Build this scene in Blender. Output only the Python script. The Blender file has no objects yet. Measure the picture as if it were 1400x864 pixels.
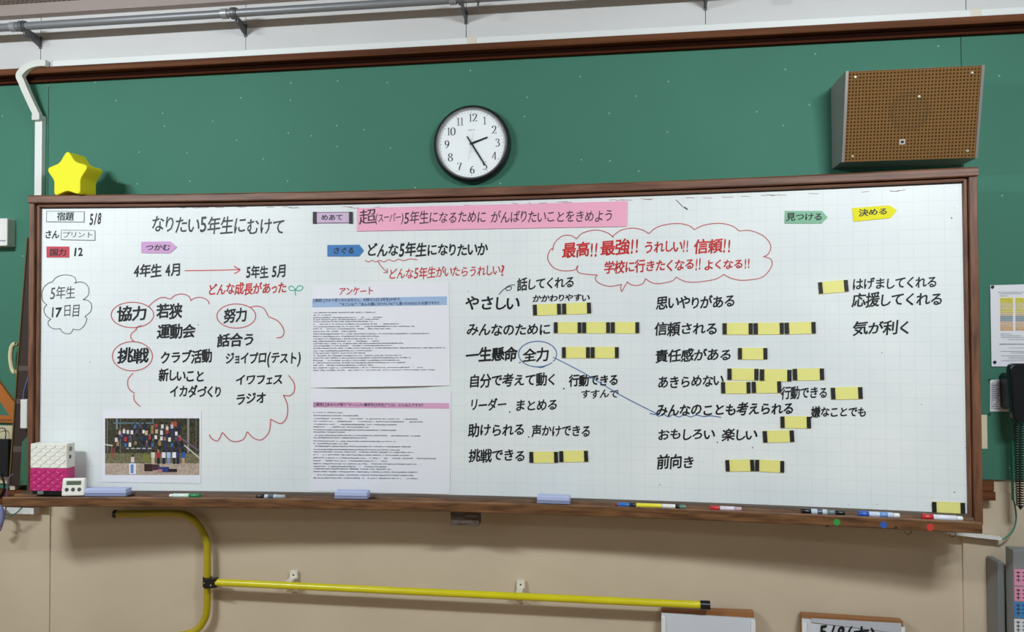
import bpy, bmesh, math, random
from mathutils import Vector, Matrix
random.seed(7)
PI = math.pi
sc = bpy.context.scene
COL = sc.collection

# ------------------------------------------------------------------ camera
F = 1050.0                      # focal length in pixels of the 1400 px wide frame
TH, PIT, ROLL = .1319, .0211, -.0042
D, ZC = 3.0603, 1.55            # distance from the wall, height above the floor
CC, XM = .1094, -.5439          # curvature and middle of the curved whiteboard
fw = Vector((-math.sin(TH)*math.cos(PIT), math.cos(TH)*math.cos(PIT), math.sin(PIT)))
rt = Vector((math.cos(TH), math.sin(TH), 0)); up = rt.cross(fw)
rt2 = rt*math.cos(ROLL)+up*math.sin(ROLL); up2 = -rt*math.sin(ROLL)+up*math.cos(ROLL)
cam = bpy.data.cameras.new('camera'); co = bpy.data.objects.new('camera', cam); COL.objects.link(co)
cam.sensor_width = 36; cam.lens = F/1400*36; cam.clip_start = .05
M = Matrix((rt2, up2, -fw)).transposed().to_4x4(); M.translation = Vector((0, -D, ZC))
co.matrix_world = M
sc.camera = co

# ------------------------------------------------------------------ view, world and lamps
sc.view_settings.view_transform = 'Standard'; sc.view_settings.look = 'None'
sc.view_settings.gamma = 1; sc.view_settings.use_curve_mapping = False
sc.view_settings.exposure = 0.44
w = bpy.data.worlds.new('world'); sc.world = w; w.use_nodes = True
w.node_tree.nodes['Background'].inputs[0].default_value = (.75, .85, 1, 1)
w.node_tree.nodes['Background'].inputs[1].default_value = .6
def area(name, loc, tgt, sx, sy, power, col):
    l = bpy.data.lights.new(name, 'AREA'); l.shape = 'RECTANGLE'; l.size = sx; l.size_y = sy
    l.energy = power; l.color = col
    o = bpy.data.objects.new(name, l); COL.objects.link(o); o.location = loc
    o.rotation_euler = (Vector(tgt)-Vector(loc)).to_track_quat('-Z', 'Y').to_euler()
    return o
WARM = (.87, .95, 1)
area('tube_lamp_left', (-2.65, -2.4, ZC+1.40), (-1.7, 0, .2), .8, .12, 50, WARM)
area('tube_lamp_right', (1.3, -2.4, ZC+1.40), (.6, 0, .2), .8, .12, 44, WARM)
area('tube_lamp_left_rear', (-3.2, -4.6, 2.93), (-3.2, -4.6, 0), 1.2, .22, 16, WARM)
area('tube_lamp_right_rear', (1.9, -4.6, 2.93), (1.9, -4.6, 0), 1.2, .22, 16, WARM)
area('daylight_window', (-4.75, -3.8, 1.75), (0, -3.0, 1.4), 3.2, 1.5, 18, (.80, .92, 1))

# ------------------------------------------------------------------ geometry of the place
def ray(px, py):
    return fw + rt2*((px-700)/F) + up2*((432-py)/F)
def surf(x, off=0):
    return -(.08+CC*((x-XM)/1.8)**2)-off
def wall(px, py, y=0):
    d = ray(px, py); t = (y+D)/d.y
    return Vector((t*d.x, y, ZC+t*d.z))
def board(px, py, off=0):
    d = ray(px, py); y = -.15
    for _ in range(7):
        t = (y+D)/d.y; y = surf(t*d.x, off)
    t = (y+D)/d.y
    return Vector((t*d.x, surf(t*d.x, off), ZC+t*d.z))
def yaw(x): return math.atan(-2*CC*(x-XM)/1.8**2)

# ------------------------------------------------------------------ materials
def lin(h):
    h = h.lstrip('#'); c = [int(h[i:i+2], 16)/255 for i in (0, 2, 4)]
    return tuple((v/12.92 if v <= .04045 else ((v+.055)/1.055)**2.4) for v in c)+(1,)
MATS = {}
def mat(name, col, rough=.6, metal=0, spec=.5, coat=0, noise=0, nscale=(8, 8, 8), bump=0, col2=None, emit=0):
    if name in MATS: return MATS[name]
    m = bpy.data.materials.new(name); m.use_nodes = True; MATS[name] = m
    nt = m.node_tree; b = nt.nodes['Principled BSDF']
    c = lin(col) if isinstance(col, str) else col
    b.inputs['Base Color'].default_value = c; b.inputs['Roughness'].default_value = rough
    b.inputs['Metallic'].default_value = metal; b.inputs['Specular IOR Level'].default_value = spec
    b.inputs['Coat Weight'].default_value = coat; b.inputs['Coat Roughness'].default_value = .15
    m.diffuse_color = c
    if noise or bump or col2:
        tc = nt.nodes.new('ShaderNodeTexCoord'); mp = nt.nodes.new('ShaderNodeMapping')
        mp.inputs['Scale'].default_value = nscale
        nz = nt.nodes.new('ShaderNodeTexNoise'); nz.inputs['Scale'].default_value = 1; nz.inputs['Detail'].default_value = 6
        nt.links.new(tc.outputs['Object'], mp.inputs['Vector']); nt.links.new(mp.outputs[0], nz.inputs['Vector'])
        rp = nt.nodes.new('ShaderNodeValToRGB')
        c2 = lin(col2) if col2 else tuple(v*(1-noise) for v in c[:3])+(1,)
        rp.color_ramp.elements[0].position = .32; rp.color_ramp.elements[1].position = .68
        rp.color_ramp.elements[0].color = c2; rp.color_ramp.elements[1].color = c
        nt.links.new(nz.outputs['Fac'], rp.inputs[0]); nt.links.new(rp.outputs[0], b.inputs['Base Color'])
        if bump:
            bp = nt.nodes.new('ShaderNodeBump'); bp.inputs['Strength'].default_value = bump; bp.inputs['Distance'].default_value = .002
            nt.links.new(nz.outputs['Fac'], bp.inputs['Height']); nt.links.new(bp.outputs[0], b.inputs['Normal'])
    return m
def N(nt, typ, **kw):
    n = nt.nodes.new(typ)
    for k, v in kw.items(): setattr(n, k, v)
    return n
def math_node(nt, op, a, b=None, c=None):
    n = nt.nodes.new('ShaderNodeMath'); n.operation = op
    for i, v in enumerate((a, b, c)):
        if v is None: continue
        if isinstance(v, (int, float)): n.inputs[i].default_value = v
        else: nt.links.new(v, n.inputs[i])
    return n.outputs[0]
def mixc(nt, fac, a, b):
    n = nt.nodes.new('ShaderNodeMix'); n.data_type = 'RGBA'
    nt.links.new(fac, n.inputs[0])
    for s, v in ((6, a), (7, b)):
        if isinstance(v, tuple): n.inputs[s].default_value = v
        else: nt.links.new(v, n.inputs[s])
    return n.outputs[2]

# green pin board with pin holes and flecks
def green_mat():
    m = mat('green_panel', '#457c68', rough=.7, spec=.25, noise=.12, nscale=(1.2, 1.2, 1.2)); nt = m.node_tree
    b = nt.nodes['Principled BSDF']; src = b.inputs['Base Color'].links[0].from_socket
    tc = N(nt, 'ShaderNodeTexCoord'); vo = N(nt, 'ShaderNodeTexVoronoi'); vo.inputs['Scale'].default_value = 9
    vo.voronoi_dimensions = '2D'; s3 = N(nt, 'ShaderNodeSeparateXYZ'); c3 = N(nt, 'ShaderNodeCombineXYZ')
    nt.links.new(tc.outputs['Object'], s3.inputs[0]); nt.links.new(s3.outputs['X'], c3.inputs['X']); nt.links.new(s3.outputs['Z'], c3.inputs['Y']); nt.links.new(c3.outputs[0], vo.inputs['Vector'])
    d = math_node(nt, 'LESS_THAN', vo.outputs['Distance'], .026)
    sep = N(nt, 'ShaderNodeSeparateColor'); nt.links.new(vo.outputs['Color'], sep.inputs[0])
    g = math_node(nt, 'GREATER_THAN', sep.outputs[0], .72)
    f = math_node(nt, 'MULTIPLY', math_node(nt, 'MULTIPLY', d, g), .6)
    o = mixc(nt, f, src, lin('#b9cfc4'))
    nt.links.new(o, b.inputs['Base Color'])
    return m
# whiteboard: very faint printed 5 cm grid on enamelled steel
def board_mat():
    m = mat('whiteboard_enamel', '#e6eae9', rough=.3, spec=.3); nt = m.node_tree
    b = nt.nodes['Principled BSDF']
    tc = N(nt, 'ShaderNodeTexCoord'); sp = N(nt, 'ShaderNodeSeparateXYZ'); nt.links.new(tc.outputs['Object'], sp.inputs[0])
    ls = []
    for k, o in (('X', .012), ('Z', .02)):
        fr = math_node(nt, 'FRACT', math_node(nt, 'MULTIPLY', math_node(nt, 'ADD', sp.outputs[k], 10+o), 20.06))
        ls.append(math_node(nt, 'LESS_THAN', fr, .035))
    l = math_node(nt, 'MULTIPLY', math_node(nt, 'MAXIMUM', ls[0], ls[1]), .2)
    nz = N(nt, 'ShaderNodeTexNoise'); nz.inputs['Scale'].default_value = 2.2; nz.inputs['Detail'].default_value = 5
    nt.links.new(tc.outputs['Object'], nz.inputs['Vector'])
    rp = N(nt, 'ShaderNodeValToRGB'); rp.color_ramp.elements[0].position = .35; rp.color_ramp.elements[1].position = .65
    rp.color_ramp.elements[0].color = lin('#dde2e3'); rp.color_ramp.elements[1].color = lin('#e7ebea')
    nt.links.new(nz.outputs['Fac'], rp.inputs[0])
    nt.links.new(mixc(nt, l, rp.outputs[0], lin('#a9b4ae')), b.inputs['Base Color'])
    return m
def grille_mat():
    m = mat('woven_grille', '#9a6a34', rough=.95, spec=.05); nt = m.node_tree; b = nt.nodes['Principled BSDF']
    tc = N(nt, 'ShaderNodeTexCoord'); sp = N(nt, 'ShaderNodeSeparateXYZ'); nt.links.new(tc.outputs['Object'], sp.inputs[0])
    ls = []
    for k in 'XZ':
        fr = math_node(nt, 'FRACT', math_node(nt, 'MULTIPLY', math_node(nt, 'ADD', sp.outputs[k], 10), 86))
        ls.append(math_node(nt, 'GREATER_THAN', fr, .45))
    l = math_node(nt, 'MULTIPLY', ls[0], ls[1])
    vm = N(nt, 'ShaderNodeVectorMath', operation='DISTANCE'); cb = N(nt, 'ShaderNodeCombineXYZ')
    nt.links.new(sp.outputs['X'], cb.inputs['X']); nt.links.new(sp.outputs['Z'], cb.inputs['Z'])
    nt.links.new(cb.outputs[0], vm.inputs[0]); vm.inputs[1].default_value = (-.005, 0, .165)
    rg = math_node(nt, 'SUBTRACT', math_node(nt, 'LESS_THAN', vm.outputs['Value'], .068), math_node(nt, 'MULTIPLY', math_node(nt, 'LESS_THAN', vm.outputs['Value'], .052), .45))
    ring = math_node(nt, 'MULTIPLY', rg, .3)
    base = mixc(nt, l, lin('#7c5c38'), lin('#463018'))
    nt.links.new(mixc(nt, ring, base, lin('#4a4030')), b.inputs['Base Color'])
    return m
def perforated_mat():
    m = mat('perforated_board', '#a9a49c', rough=.8); nt = m.node_tree; b = nt.nodes['Principled BSDF']
    tc = N(nt, 'ShaderNodeTexCoord'); sp = N(nt, 'ShaderNodeSeparateXYZ'); nt.links.new(tc.outputs['Object'], sp.inputs[0])
    q = []
    for k in 'XY':
        fr = math_node(nt, 'FRACT', math_node(nt, 'MULTIPLY', math_node(nt, 'ADD', sp.outputs[k], 20), 45))
        q.append(math_node(nt, 'POWER', math_node(nt, 'SUBTRACT', fr, .5), 2))
    dd = math_node(nt, 'LESS_THAN', math_node(nt, 'ADD', q[0], q[1]), .05)
    nt.links.new(mixc(nt, dd, lin('#b5b0a8'), lin('#57534d')), b.inputs['Base Color'])
    return m
GREEN = green_mat(); BOARD = board_mat(); GRILLE = grille_mat(); PERF = perforated_mat()
PLASTER = mat('beige_plaster', '#cdbca3', rough=.75, noise=.11, nscale=(2.2, 2.2, 3.2), bump=.15)
WHITEW = mat('white_fascia', '#d4d2d0', rough=.6, noise=.06, nscale=(2, 2, 6))
TRIMW = mat('dark_red_wood', '#6f4226', rough=.6, spec=.25, col2='#4a2612', nscale=(1.2, 30, 40), bump=.1)
FRAMEW = mat('frame_wood', '#80573f', rough=.5, col2='#5b3826', nscale=(6, 6, 90), bump=.15)
FRAMEV = mat('frame_wood_upright', '#7d5238', rough=.5, col2='#4f2f1c', nscale=(70, 70, 7), bump=.15)
TRAYW = mat('tray_wood', '#7d5530', rough=.55, col2='#482a12', nscale=(9, 30, 70), bump=.2)
TRAYT = mat('tray_top_wood', '#62503f', rough=.6, col2='#3c2d22', nscale=(3, 40, 40), bump=.2)
GROOVE = mat('dark_groove', '#22150e', rough=.8)
DUCT = mat('white_plastic_duct', '#e4e6e3', rough=.35)
DUCTJ = mat('duct_joint', '#d3d6d2', rough=.4)
GREYP = mat('grey_paint_metal', '#85878a', rough=.4, metal=.25)
BLACK = mat('black_plastic', '#121315', rough=.35)
BLACKM = mat('black_magnet', '#17181a', rough=.55)
INKB = mat('black_ink', '#15171b', rough=.5)
INKT = mat('thin_black_ink', '#3a3d42', rough=.5)
INKR = mat('red_ink', '#cf2f30', rough=.5)
INKRT = mat('thin_red_ink', '#c05a5f', rough=.5)
INKBL = mat('blue_ink', '#3d63a0', rough=.5)
INKG = mat('green_ink', '#3fae94', rough=.5)
PAPER = mat('white_paper', '#e6e6ec', rough=.7)
PRINT = mat('grey_print', '#74777f', rough=.7)
WPLAS = mat('white_plastic', '#e9e8e3', rough=.35)
YEL = mat('pale_yellow_card', '#e9e488', rough=.45)
STEEL = mat('screw_metal', '#cfc7a8', rough=.3, metal=.6)

# ------------------------------------------------------------------ mesh builder
class MB:
    def __init__(s): s.v = []; s.f = []; s.c = []
    def add(s, vs, fs, c=None):
        n = len(s.v); s.v += [Vector(v) for v in vs]; s.f += [tuple(i+n for i in f) for f in fs]
        s.c += [c]*len(fs); return s
    def box(s, a, b):
        x0, y0, z0 = (min(a[i], b[i]) for i in range(3)); x1, y1, z1 = (max(a[i], b[i]) for i in range(3))
        return s.add([(x0, y0, z0), (x1, y0, z0), (x1, y1, z0), (x0, y1, z0), (x0, y0, z1), (x1, y0, z1), (x1, y1, z1), (x0, y1, z1)],
                     [(0, 3, 2, 1), (4, 5, 6, 7), (0, 1, 5, 4), (1, 2, 6, 5), (2, 3, 7, 6), (3, 0, 4, 7)])
    def prism(s, pts, d):                      # polygon of 3D points pushed along vector d
        n = len(pts); d = Vector(d); p = [Vector(q) for q in pts]
        return s.add(p+[q+d for q in p], [tuple(range(n)), tuple(range(2*n-1, n-1, -1))]+[(i, i+n, (i+1) % n+n, (i+1) % n) for i in range(n)])
    def tube(s, path, r, n=12, cap=True):
        P = [Vector(p) for p in path]; rs = r if isinstance(r, (list, tuple)) else [r]*len(P)
        t = (P[1]-P[0]).normalized(); a = Vector((0, 0, 1)) if abs(t.z) < .9 else Vector((1, 0, 0))
        u = t.cross(a).normalized(); vs = []; fs = []
        for i, p in enumerate(P):
            t = (P[min(i+1, len(P)-1)]-P[max(i-1, 0)]).normalized()
            u = (u-t*u.dot(t)).normalized(); v = t.cross(u)
            vs += [p+(u*math.cos(2*PI*k/n)+v*math.sin(2*PI*k/n))*rs[i] for k in range(n)]
        for i in range(len(P)-1):
            for k in range(n): fs.append((i*n+k, i*n+(k+1) % n, (i+1)*n+(k+1) % n, (i+1)*n+k))
        if cap: fs += [tuple(range(n))[::-1], tuple(range((len(P)-1)*n, len(P)*n))]
        return s.add(vs, fs)
    def lathe(s, prof, c, axis, n=48):          # prof: (radius, height along axis)
        c = Vector(c); ax = Vector(axis).normalized(); a = Vector((0, 0, 1)) if abs(ax.z) < .9 else Vector((1, 0, 0))
        u = ax.cross(a).normalized(); v = ax.cross(u); vs = []; fs = []
        for r, h in prof: vs += [c+ax*h+(u*math.cos(2*PI*k/n)+v*math.sin(2*PI*k/n))*max(r, 1e-5) for k in range(n)]
        for i in range(len(prof)-1):
            for k in range(n): fs.append((i*n+k, i*n+(k+1) % n, (i+1)*n+(k+1) % n, (i+1)*n+k))
        return s.add(vs, fs)
    def build(s, name, m, parent=None, smooth=False, origin=None, bevel=0):
        me = bpy.data.meshes.new(name)
        root = parent
        while root is not None and root.parent is not None: root = root.parent
        o0 = Vector(origin) if origin is not None else (Vector(root.location) if root is not None else Vector((0, 0, 0)))
        if LOCAL: o0 = Vector((0, 0, 0))
        me.from_pydata([v-o0 for v in s.v], [], s.f)
        if any(c is not None for c in s.c):
            at = me.color_attributes.new('Col', 'FLOAT_COLOR', 'CORNER')
            for p in me.polygons:
                for li in p.loop_indices: at.data[li].color = s.c[p.index] or (1, 1, 1, 1)
        bm = bmesh.new(); bm.from_mesh(me); bmesh.ops.recalc_face_normals(bm, faces=bm.faces)
        if bevel:
            es = [e for e in bm.edges if len(e.link_faces) == 2 and e.calc_face_angle() > .7]
            bmesh.ops.bevel(bm, geom=es, offset=bevel, segments=3, affect='EDGES', profile=.5, clamp_overlap=True)
        bm.to_mesh(me); bm.free()
        me.materials.append(m)
        if smooth:
            me.polygons.foreach_set('use_smooth', [True]*len(me.polygons))
            try: me.set_sharp_from_angle(angle=math.radians(35))
            except Exception: pass
        o = bpy.data.objects.new(name, me); COL.objects.link(o)
        if parent is not None: o.parent = parent
        elif origin is not None: o.location = o0
        return o
LOCAL = False
def thing(name, label, cat, loc, group=None):
    o = bpy.data.objects.new(name, None); COL.objects.link(o); o.location = loc; o.empty_display_size = .05
    return tag(o, label, cat, group)
def tag(o, label, cat, group=None):
    o['label'] = label; o['category'] = cat
    if group: o['group'] = group
    return o
def struct(o, label=None, cat='wall'):
    o['kind'] = 'structure'; o['label'] = label; o['category'] = cat
    return o
def copy_tree(o, parent=None):
    c = o.copy(); COL.objects.link(c); c.parent = parent
    for ch in [x for x in o.children]: copy_tree(ch, c)
    return c

# ------------------------------------------------------------------ lettering
GL = {}
def glyph(ch, wt=0.0):
    if (ch, wt) in GL: return GL[ch, wt]
    c = bpy.data.curves.new('g', 'FONT'); c.body = ch; c.size = 1; c.resolution_u = 2
    o = bpy.data.objects.new('g', c); COL.objects.link(o)
    m = o.to_mesh(); vs = [(v.co.x, v.co.y) for v in m.vertices]; fs = [tuple(p.vertices) for p in m.polygons]
    o.to_mesh_clear(); bpy.data.objects.remove(o); bpy.data.curves.remove(c)
    if wt > .001:                               # thicken: a narrow strip along every outline edge
        cnt = {}
        for f in fs:
            for a, b in zip(f, f[1:]+f[:1]): cnt[(min(a, b), max(a, b))] = cnt.get((min(a, b), max(a, b)), 0)+1
        for (a, b), k in cnt.items():
            if k != 1: continue
            (ax, ay), (bx_, by) = vs[a], vs[b]; dx, dy = bx_-ax, by-ay; L = math.hypot(dx, dy)
            if L < 1e-5: continue
            dx, dy = dx/L*wt, dy/L*wt; n = len(vs)
            vs += [(ax-dx*.5+dy, ay-dy*.5-dx), (bx_+dx*.5+dy, by+dy*.5-dx), (bx_+dx*.5-dy, by+dy*.5+dx), (ax-dx*.5-dy, ay-dy*.5+dx)]
            fs.append((n, n+1, n+2, n+3))
    GL[ch, wt] = (vs, fs); return GL[ch, wt]
NARROW = {'(': .45, ')': .45, '!': .32, '.': .4, ' ': .5, 'ョ': .7, 'ェ': .7, 'っ': .75, 'り': .8, 'し': .82, 'い': .9, 'く': .85, '/': .5, '1': .45, ',': .35, 'リ': .8}
def text(mb, s, x0, y0, x1, y1, h, mp, wt=.012, slant=.1, jit=1.0, thick=None):
    """letters between the left and right ends (pixel coords of the photograph), mapped to the surface by mp"""
    ws = [NARROW.get(c, .62 if c.isascii() else 1.0) for c in s]; W = sum(ws); x = 0
    for c, wv in zip(s, ws):
        cw = (x1-x0)*wv/W; f = (x+wv/2)/W; cx = x0+(x1-x0)*f; cy = y0+(y1-y0)*f; x += wv
        if c == ' ': continue
        vs, fs = glyph(c, wt)
        asc = c.isascii()
        if asc:
            xs = [v[0] for v in vs]; gc = (min(xs)+max(xs))/2; em = max(.24 if c in '()' else .35, (max(xs)-min(xs))*1.12)
        else: gc = .5; em = 1.0 if wv >= .95 else (.85 if wv > .78 else .95)
        kanji = ord(c) > 0x3400
        hh = h*(1.08 if kanji else (1.25 if asc else .98))*(1+random.uniform(-.05, .05)*jit)
        if c == '.': hh = h; cyy = cy
        sx = cw/em*(1.05 if not asc else .86)
        if asc: sx = min(sx, hh*.95)
        a = random.uniform(-.05, .05)*jit; dy = random.uniform(-.04, .04)*h*jit
        sl = slant+random.uniform(-.03, .03)*jit
        pts = []
        for gx, gy in vs:
            X = (gx-gc)*sx; Y = (gy-(.36 if not asc else .34))*hh
            Y += sl*X; X += (.06+a)*Y
            pts.append(mp(cx+X, cy+dy-Y))
        mb.add(pts, fs)
def catmull(P, n=8, closed=False):
    if len(P) < 3: return list(P)
    out = []; m = len(P)
    for i in range(m if closed else m-1):
        p = [P[(i+k) % m] if closed else P[min(max(i+k, 0), m-1)] for k in (-1, 0, 1, 2)]
        for j in range(n):
            t = j/n
            out.append(tuple(.5*(2*p[1][d]+(p[2][d]-p[0][d])*t+(2*p[0][d]-5*p[1][d]+4*p[2][d]-p[3][d])*t*t+(3*p[1][d]-p[0][d]-3*p[2][d]+p[3][d])*t**3) for d in (0, 1)))
    out.append(tuple(P[0]) if closed else tuple(P[-1])); return out
def stroke(mb, P, w, mp, smooth=True, n=8, wf=None):
    Q = catmull(P, n) if smooth else list(P); vs = []; m = len(Q)
    for i, q in enumerate(Q):
        a = Q[max(i-1, 0)]; b = Q[min(i+1, m-1)]; dx, dy = b[0]-a[0], b[1]-a[1]; L = math.hypot(dx, dy) or 1
        ww = (wf(dx/L, dy/L) if wf else w)/2*(1 if 0 < i < m-1 else .7)
        vs += [mp(q[0]-dy/L*ww, q[1]+dx/L*ww), mp(q[0]+dy/L*ww, q[1]-dx/L*ww)]
    mb.add(vs, [(2*i, 2*i+1, 2*i+3, 2*i+2) for i in range(m-1)])
def ellipse(cx, cy, rx, ry, a0=0, a1=360, n=40):
    return [(cx+rx*math.cos(math.radians(a0+(a1-a0)*i/n)), cy+ry*math.sin(math.radians(a0+(a1-a0)*i/n))) for i in range(n+1)]

# ------------------------------------------------------------------ room shell
XL, XR, YB, ZT = -4.85, 3.4, -8.0, ZC+1.44
wf_ = thing('wall_front', None, 'wall', (0, 0, 0)); wf_['kind'] = 'structure'
wf_['label'] = 'front classroom wall of beige plaster below and green pin panels above'
MB().box((XL, 0, 0), (XR, .1, ZT)).build('plaster', PLASTER, wf_)
zg0, zg1 = ZC-.672, ZC+1.12
xs = [XL, wall(69, 160).x, wall(1312, 70).x, XR]
for i in range(3):
    MB().box((xs[i]+(.0012 if i else 0), -.012, zg0 if i < 2 else ZC-.55), (xs[i+1]-(.0012 if i < 2 else 0), .001, zg1)).build('green_panel', GREEN, wf_)
sx = [XL, -2.49, -1.537, -.588, .363, 1.315, 2.26, XR]
for a, b in zip(sx, sx[1:]):
    MB().box((a+.0015, -.01, ZC+1.12), (b-.0015, .001, ZC+1.40)).build('fascia_panel', WHITEW, wf_)
MB().box((wall(69, 780).x-3, -.007, 0), (wall(69, 780).x, .001, ZC-.735)).build('plaster_pier', PLASTER, wf_)
MB().box((wall(1317, 780, -.009).x, -.009, 0), (XR, .001, ZC-.6)).build('plaster_pier', PLASTER, wf_)
for nm, a, b, m in (('wall_left', (XL-.1, YB, 0), (XL, 0, ZT), WHITEW), ('wall_right', (XR, YB, 0), (XR+.1, 0, ZT), WHITEW),
                    ('wall_back', (XL, YB-.1, 0), (XR, YB, ZT), WHITEW), ('floor', (XL, YB, -.1), (XR, 0, 0), mat('wood_floor', '#a68660', rough=.4, col2='#8a6a48', nscale=(2, 12, 12))),
                    ('ceiling', (XL, YB, ZT), (XR, 0, ZT+.1), PERF)):
    o = MB().box(a, b).build(nm, m); o['kind'] = 'structure'
    o['label'] = {'wall_left': 'plain white left classroom wall', 'wall_right': 'plain white right classroom wall', 'wall_back': 'plain white rear classroom wall', 'floor': 'brown wooden classroom floor', 'ceiling': 'grey perforated acoustic ceiling'}[nm]
o = MB().box((XL, -.05, ZC+1.392), (XR, 0, ZT)).build('trim_1', mat('taupe_cove', '#a3948d', rough=.6)); o['kind'] = 'structure'; o['label'] = 'taupe cove strip where wall meets ceiling'
# brown picture rail
prof = [(-.012, 1.128), (-.058, 1.128), (-.061, 1.133), (-.058, 1.154), (-.05, 1.158), (-.012, 1.158)]
mb = MB(); mb.prism([(XL, y, ZC+z) for y, z in prof], (XR-XL, 0, 0)); o = mb.build('trim_2', TRIMW)
mb = MB(); mb.box((XL, -.026, ZC+1.1105), (XR, -.0125, ZC+1.1275)); mb.build('painted_shade_band', mat('painted_rail_shade', '#200d07', rough=.9, spec=.05), o)  # near-black strip: shade under the rail's overhang, put into the colour
mb = MB(); mb.box((XL, -.0335, ZC+1.0995), (XR, -.0125, ZC+1.1075)); mb.build('lower_bead', mat('dark_red_bead', '#46200f', rough=.8, spec=.1), o); o['kind'] = 'structure'; o['label'] = 'dark red brown wooden rail along top of the green panels'
# small ledges closing the green panels on either side of the whiteboard
for nm, x0, x1, z, lab in (('trim_3', XL, wall(69, 700).x, ZC-.672, 'brown wooden ledge under green panel left of whiteboard'), ('trim_4', 1.2, wall(1360, 665, -.05).x, ZC-.55, 'brown wooden ledge under green panel right of whiteboard')):
    mb = MB(); mb.box((x0, -.045, z-.035), (x1, -.0152 if nm == 'trim_4' else 0, z)); mb.box((x0, -.055, z-.068), (x1, -.0152 if nm == 'trim_4' else 0, z-.037))
    o = mb.build(nm, TRIMW); o['kind'] = 'structure'; o['label'] = lab
o = MB().box((XL, -.05, ZC-.772), (wall(46, 695, -.05).x, 0, ZC-.744)).build('trim_5', DUCT); o['kind'] = 'structure'; o['label'] = 'white strip below the left ledge'

# ------------------------------------------------------------------ cable duct (white) along the rail and down to the board
cd = thing('cable_duct', 'white plastic cable duct running on the brown rail and bending down to whiteboard', 'cable duct', (-2.45, -.03, ZC+1.17))
xa = wall(60, 88, -.05).x
mb = MB(); mb.box((xa, -.045, ZC+1.159), (XR-.01, -.0105, ZC+1.186)); mb.build('horizontal_duct', DUCT, cd, bevel=.003)
for px, py in ((645, 57), (1335, 16)):
    q = wall(px, py, -.05); MB().box((q.x-.018, -.0475, ZC+1.1585), (q.x+.018, -.0105, ZC+1.1875)).build('duct_joint', mat('yellowed_joint', '#ddd6c4', rough=.4), cd, bevel=.002)
q = wall(62, 86, -.05); MB().box((q.x-.01, -.049, ZC+1.157), (q.x+.03, -.0105, ZC+1.189)).build('duct_joint', DUCTJ, cd, bevel=.002)
bend = [(62, 86), (52, 86), (40, 89), (31, 95), (25.5, 103), (29, 112), (33, 122), (38, 133), (44, 146), (50, 158)]
bend = catmull(bend, 4); mb = MB(); vs = []
for i, p in enumerate(bend):
    a = bend[max(i-1, 0)]; b = bend[min(i+1, len(bend)-1)]; t = Vector((b[0]-a[0], b[1]-a[1])).normalized(); nx, ny = -t.y, t.x
    wd = 4.3; dep = -.085+.03*abs(p[1]-103)/55
    for k, y in ((1, dep), (-1, dep), (-1, dep+.022), (1, dep+.022)):
        q = wall(p[0]+nx*wd*k, p[1]+ny*wd*k, dep); vs.append((q.x, y, q.z))
m_ = len(bend); mb.add(vs, [(4*i+k, 4*i+(k+1) % 4, 4*i+4+(k+1) % 4, 4*i+4+k) for i in range(m_-1) for k in range(4)]+[(0, 1, 2, 3), (4*m_-4, 4*m_-3, 4*m_-2, 4*m_-1)])
mb.build('curved_duct', mat('cream_duct', '#d7d8d0', rough=.45), cd)
q0 = wall(48.0, 160, -.035); q1 = wall(56.8, 270, -.035)
MB().box((q0.x, -.037, q1.z-.03), (q1.x, -.0125, q0.z-.01)).build('vertical_duct', DUCT, cd, bevel=.002)
MB().box((q0.x-.001, -.055, q0.z-.018), (q1.x+.001, -.0125, q0.z+.006)).build('duct_joint', DUCTJ, cd, bevel=.002)

# ------------------------------------------------------------------ grey curtain rail
cr = thing('curtain_rail', 'grey round curtain pipe on wall brackets just under the ceiling', 'curtain rail', (-1.3, -.11, ZC+1.312))
zp = ZC+1.312; R_ = .0165
MB().tube([(XL+.01, -.115, zp), (XR-.01, -.115, zp)], R_, 20).build('pipe', GREYP, cr, smooth=True)
for x in (-3.44, -2.49, -1.537, -.588, .363, 1.315, 2.26):
    mb = MB(); mb.prism([(x-.003, -.012, zp-.055), (x-.003, -.012, zp-.01), (x-.003, -.10, zp+.004), (x-.003, -.10, zp-.028)], (.006, 0, 0))
    mb.box((x-.006, -.016, zp-.058), (x+.006, -.0101, zp-.005)); bk = mb.build('bracket', mat('dark_grey_bracket', '#66686b', rough=.4, metal=.3), cr)
    MB().lathe([(R_, -.009), (R_+.007, -.009), (R_+.007, .009), (R_, .009)], (x, -.115, zp), (1, 0, 0), 24).build('clamp_ring', mat('dark_grey_bracket', '#66686b'), bk, smooth=True)
for x in (-2.53, -1.575, -.62):
    MB().lathe([(R_, -.015), (R_+.004, -.013), (R_+.004, .013), (R_, .015)], (x, -.115, zp), (1, 0, 0), 24).build('pipe_collar', mat('light_grey_collar', '#9da0a3', rough=.35, metal=.3), cr, smooth=True)
for x in (-2.475, -1.525, -.52, .66, .70):
    mb = MB(); mb.lathe([(R_+.001, -.003), (R_+.005, -.003), (R_+.005, .003), (R_+.001, .003)], (x, -.115, zp), (1, 0, 0), 20)
    mb.tube([(x, -.115+.012*math.sin(a), zp-R_-.016+.014*math.cos(a)) for a in [2*PI*k/14 for k in range(13)]], .002, 6)
    mb.build('hook_ring', mat('dark_grey_bracket', '#66686b'), cr, smooth=True)

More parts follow.
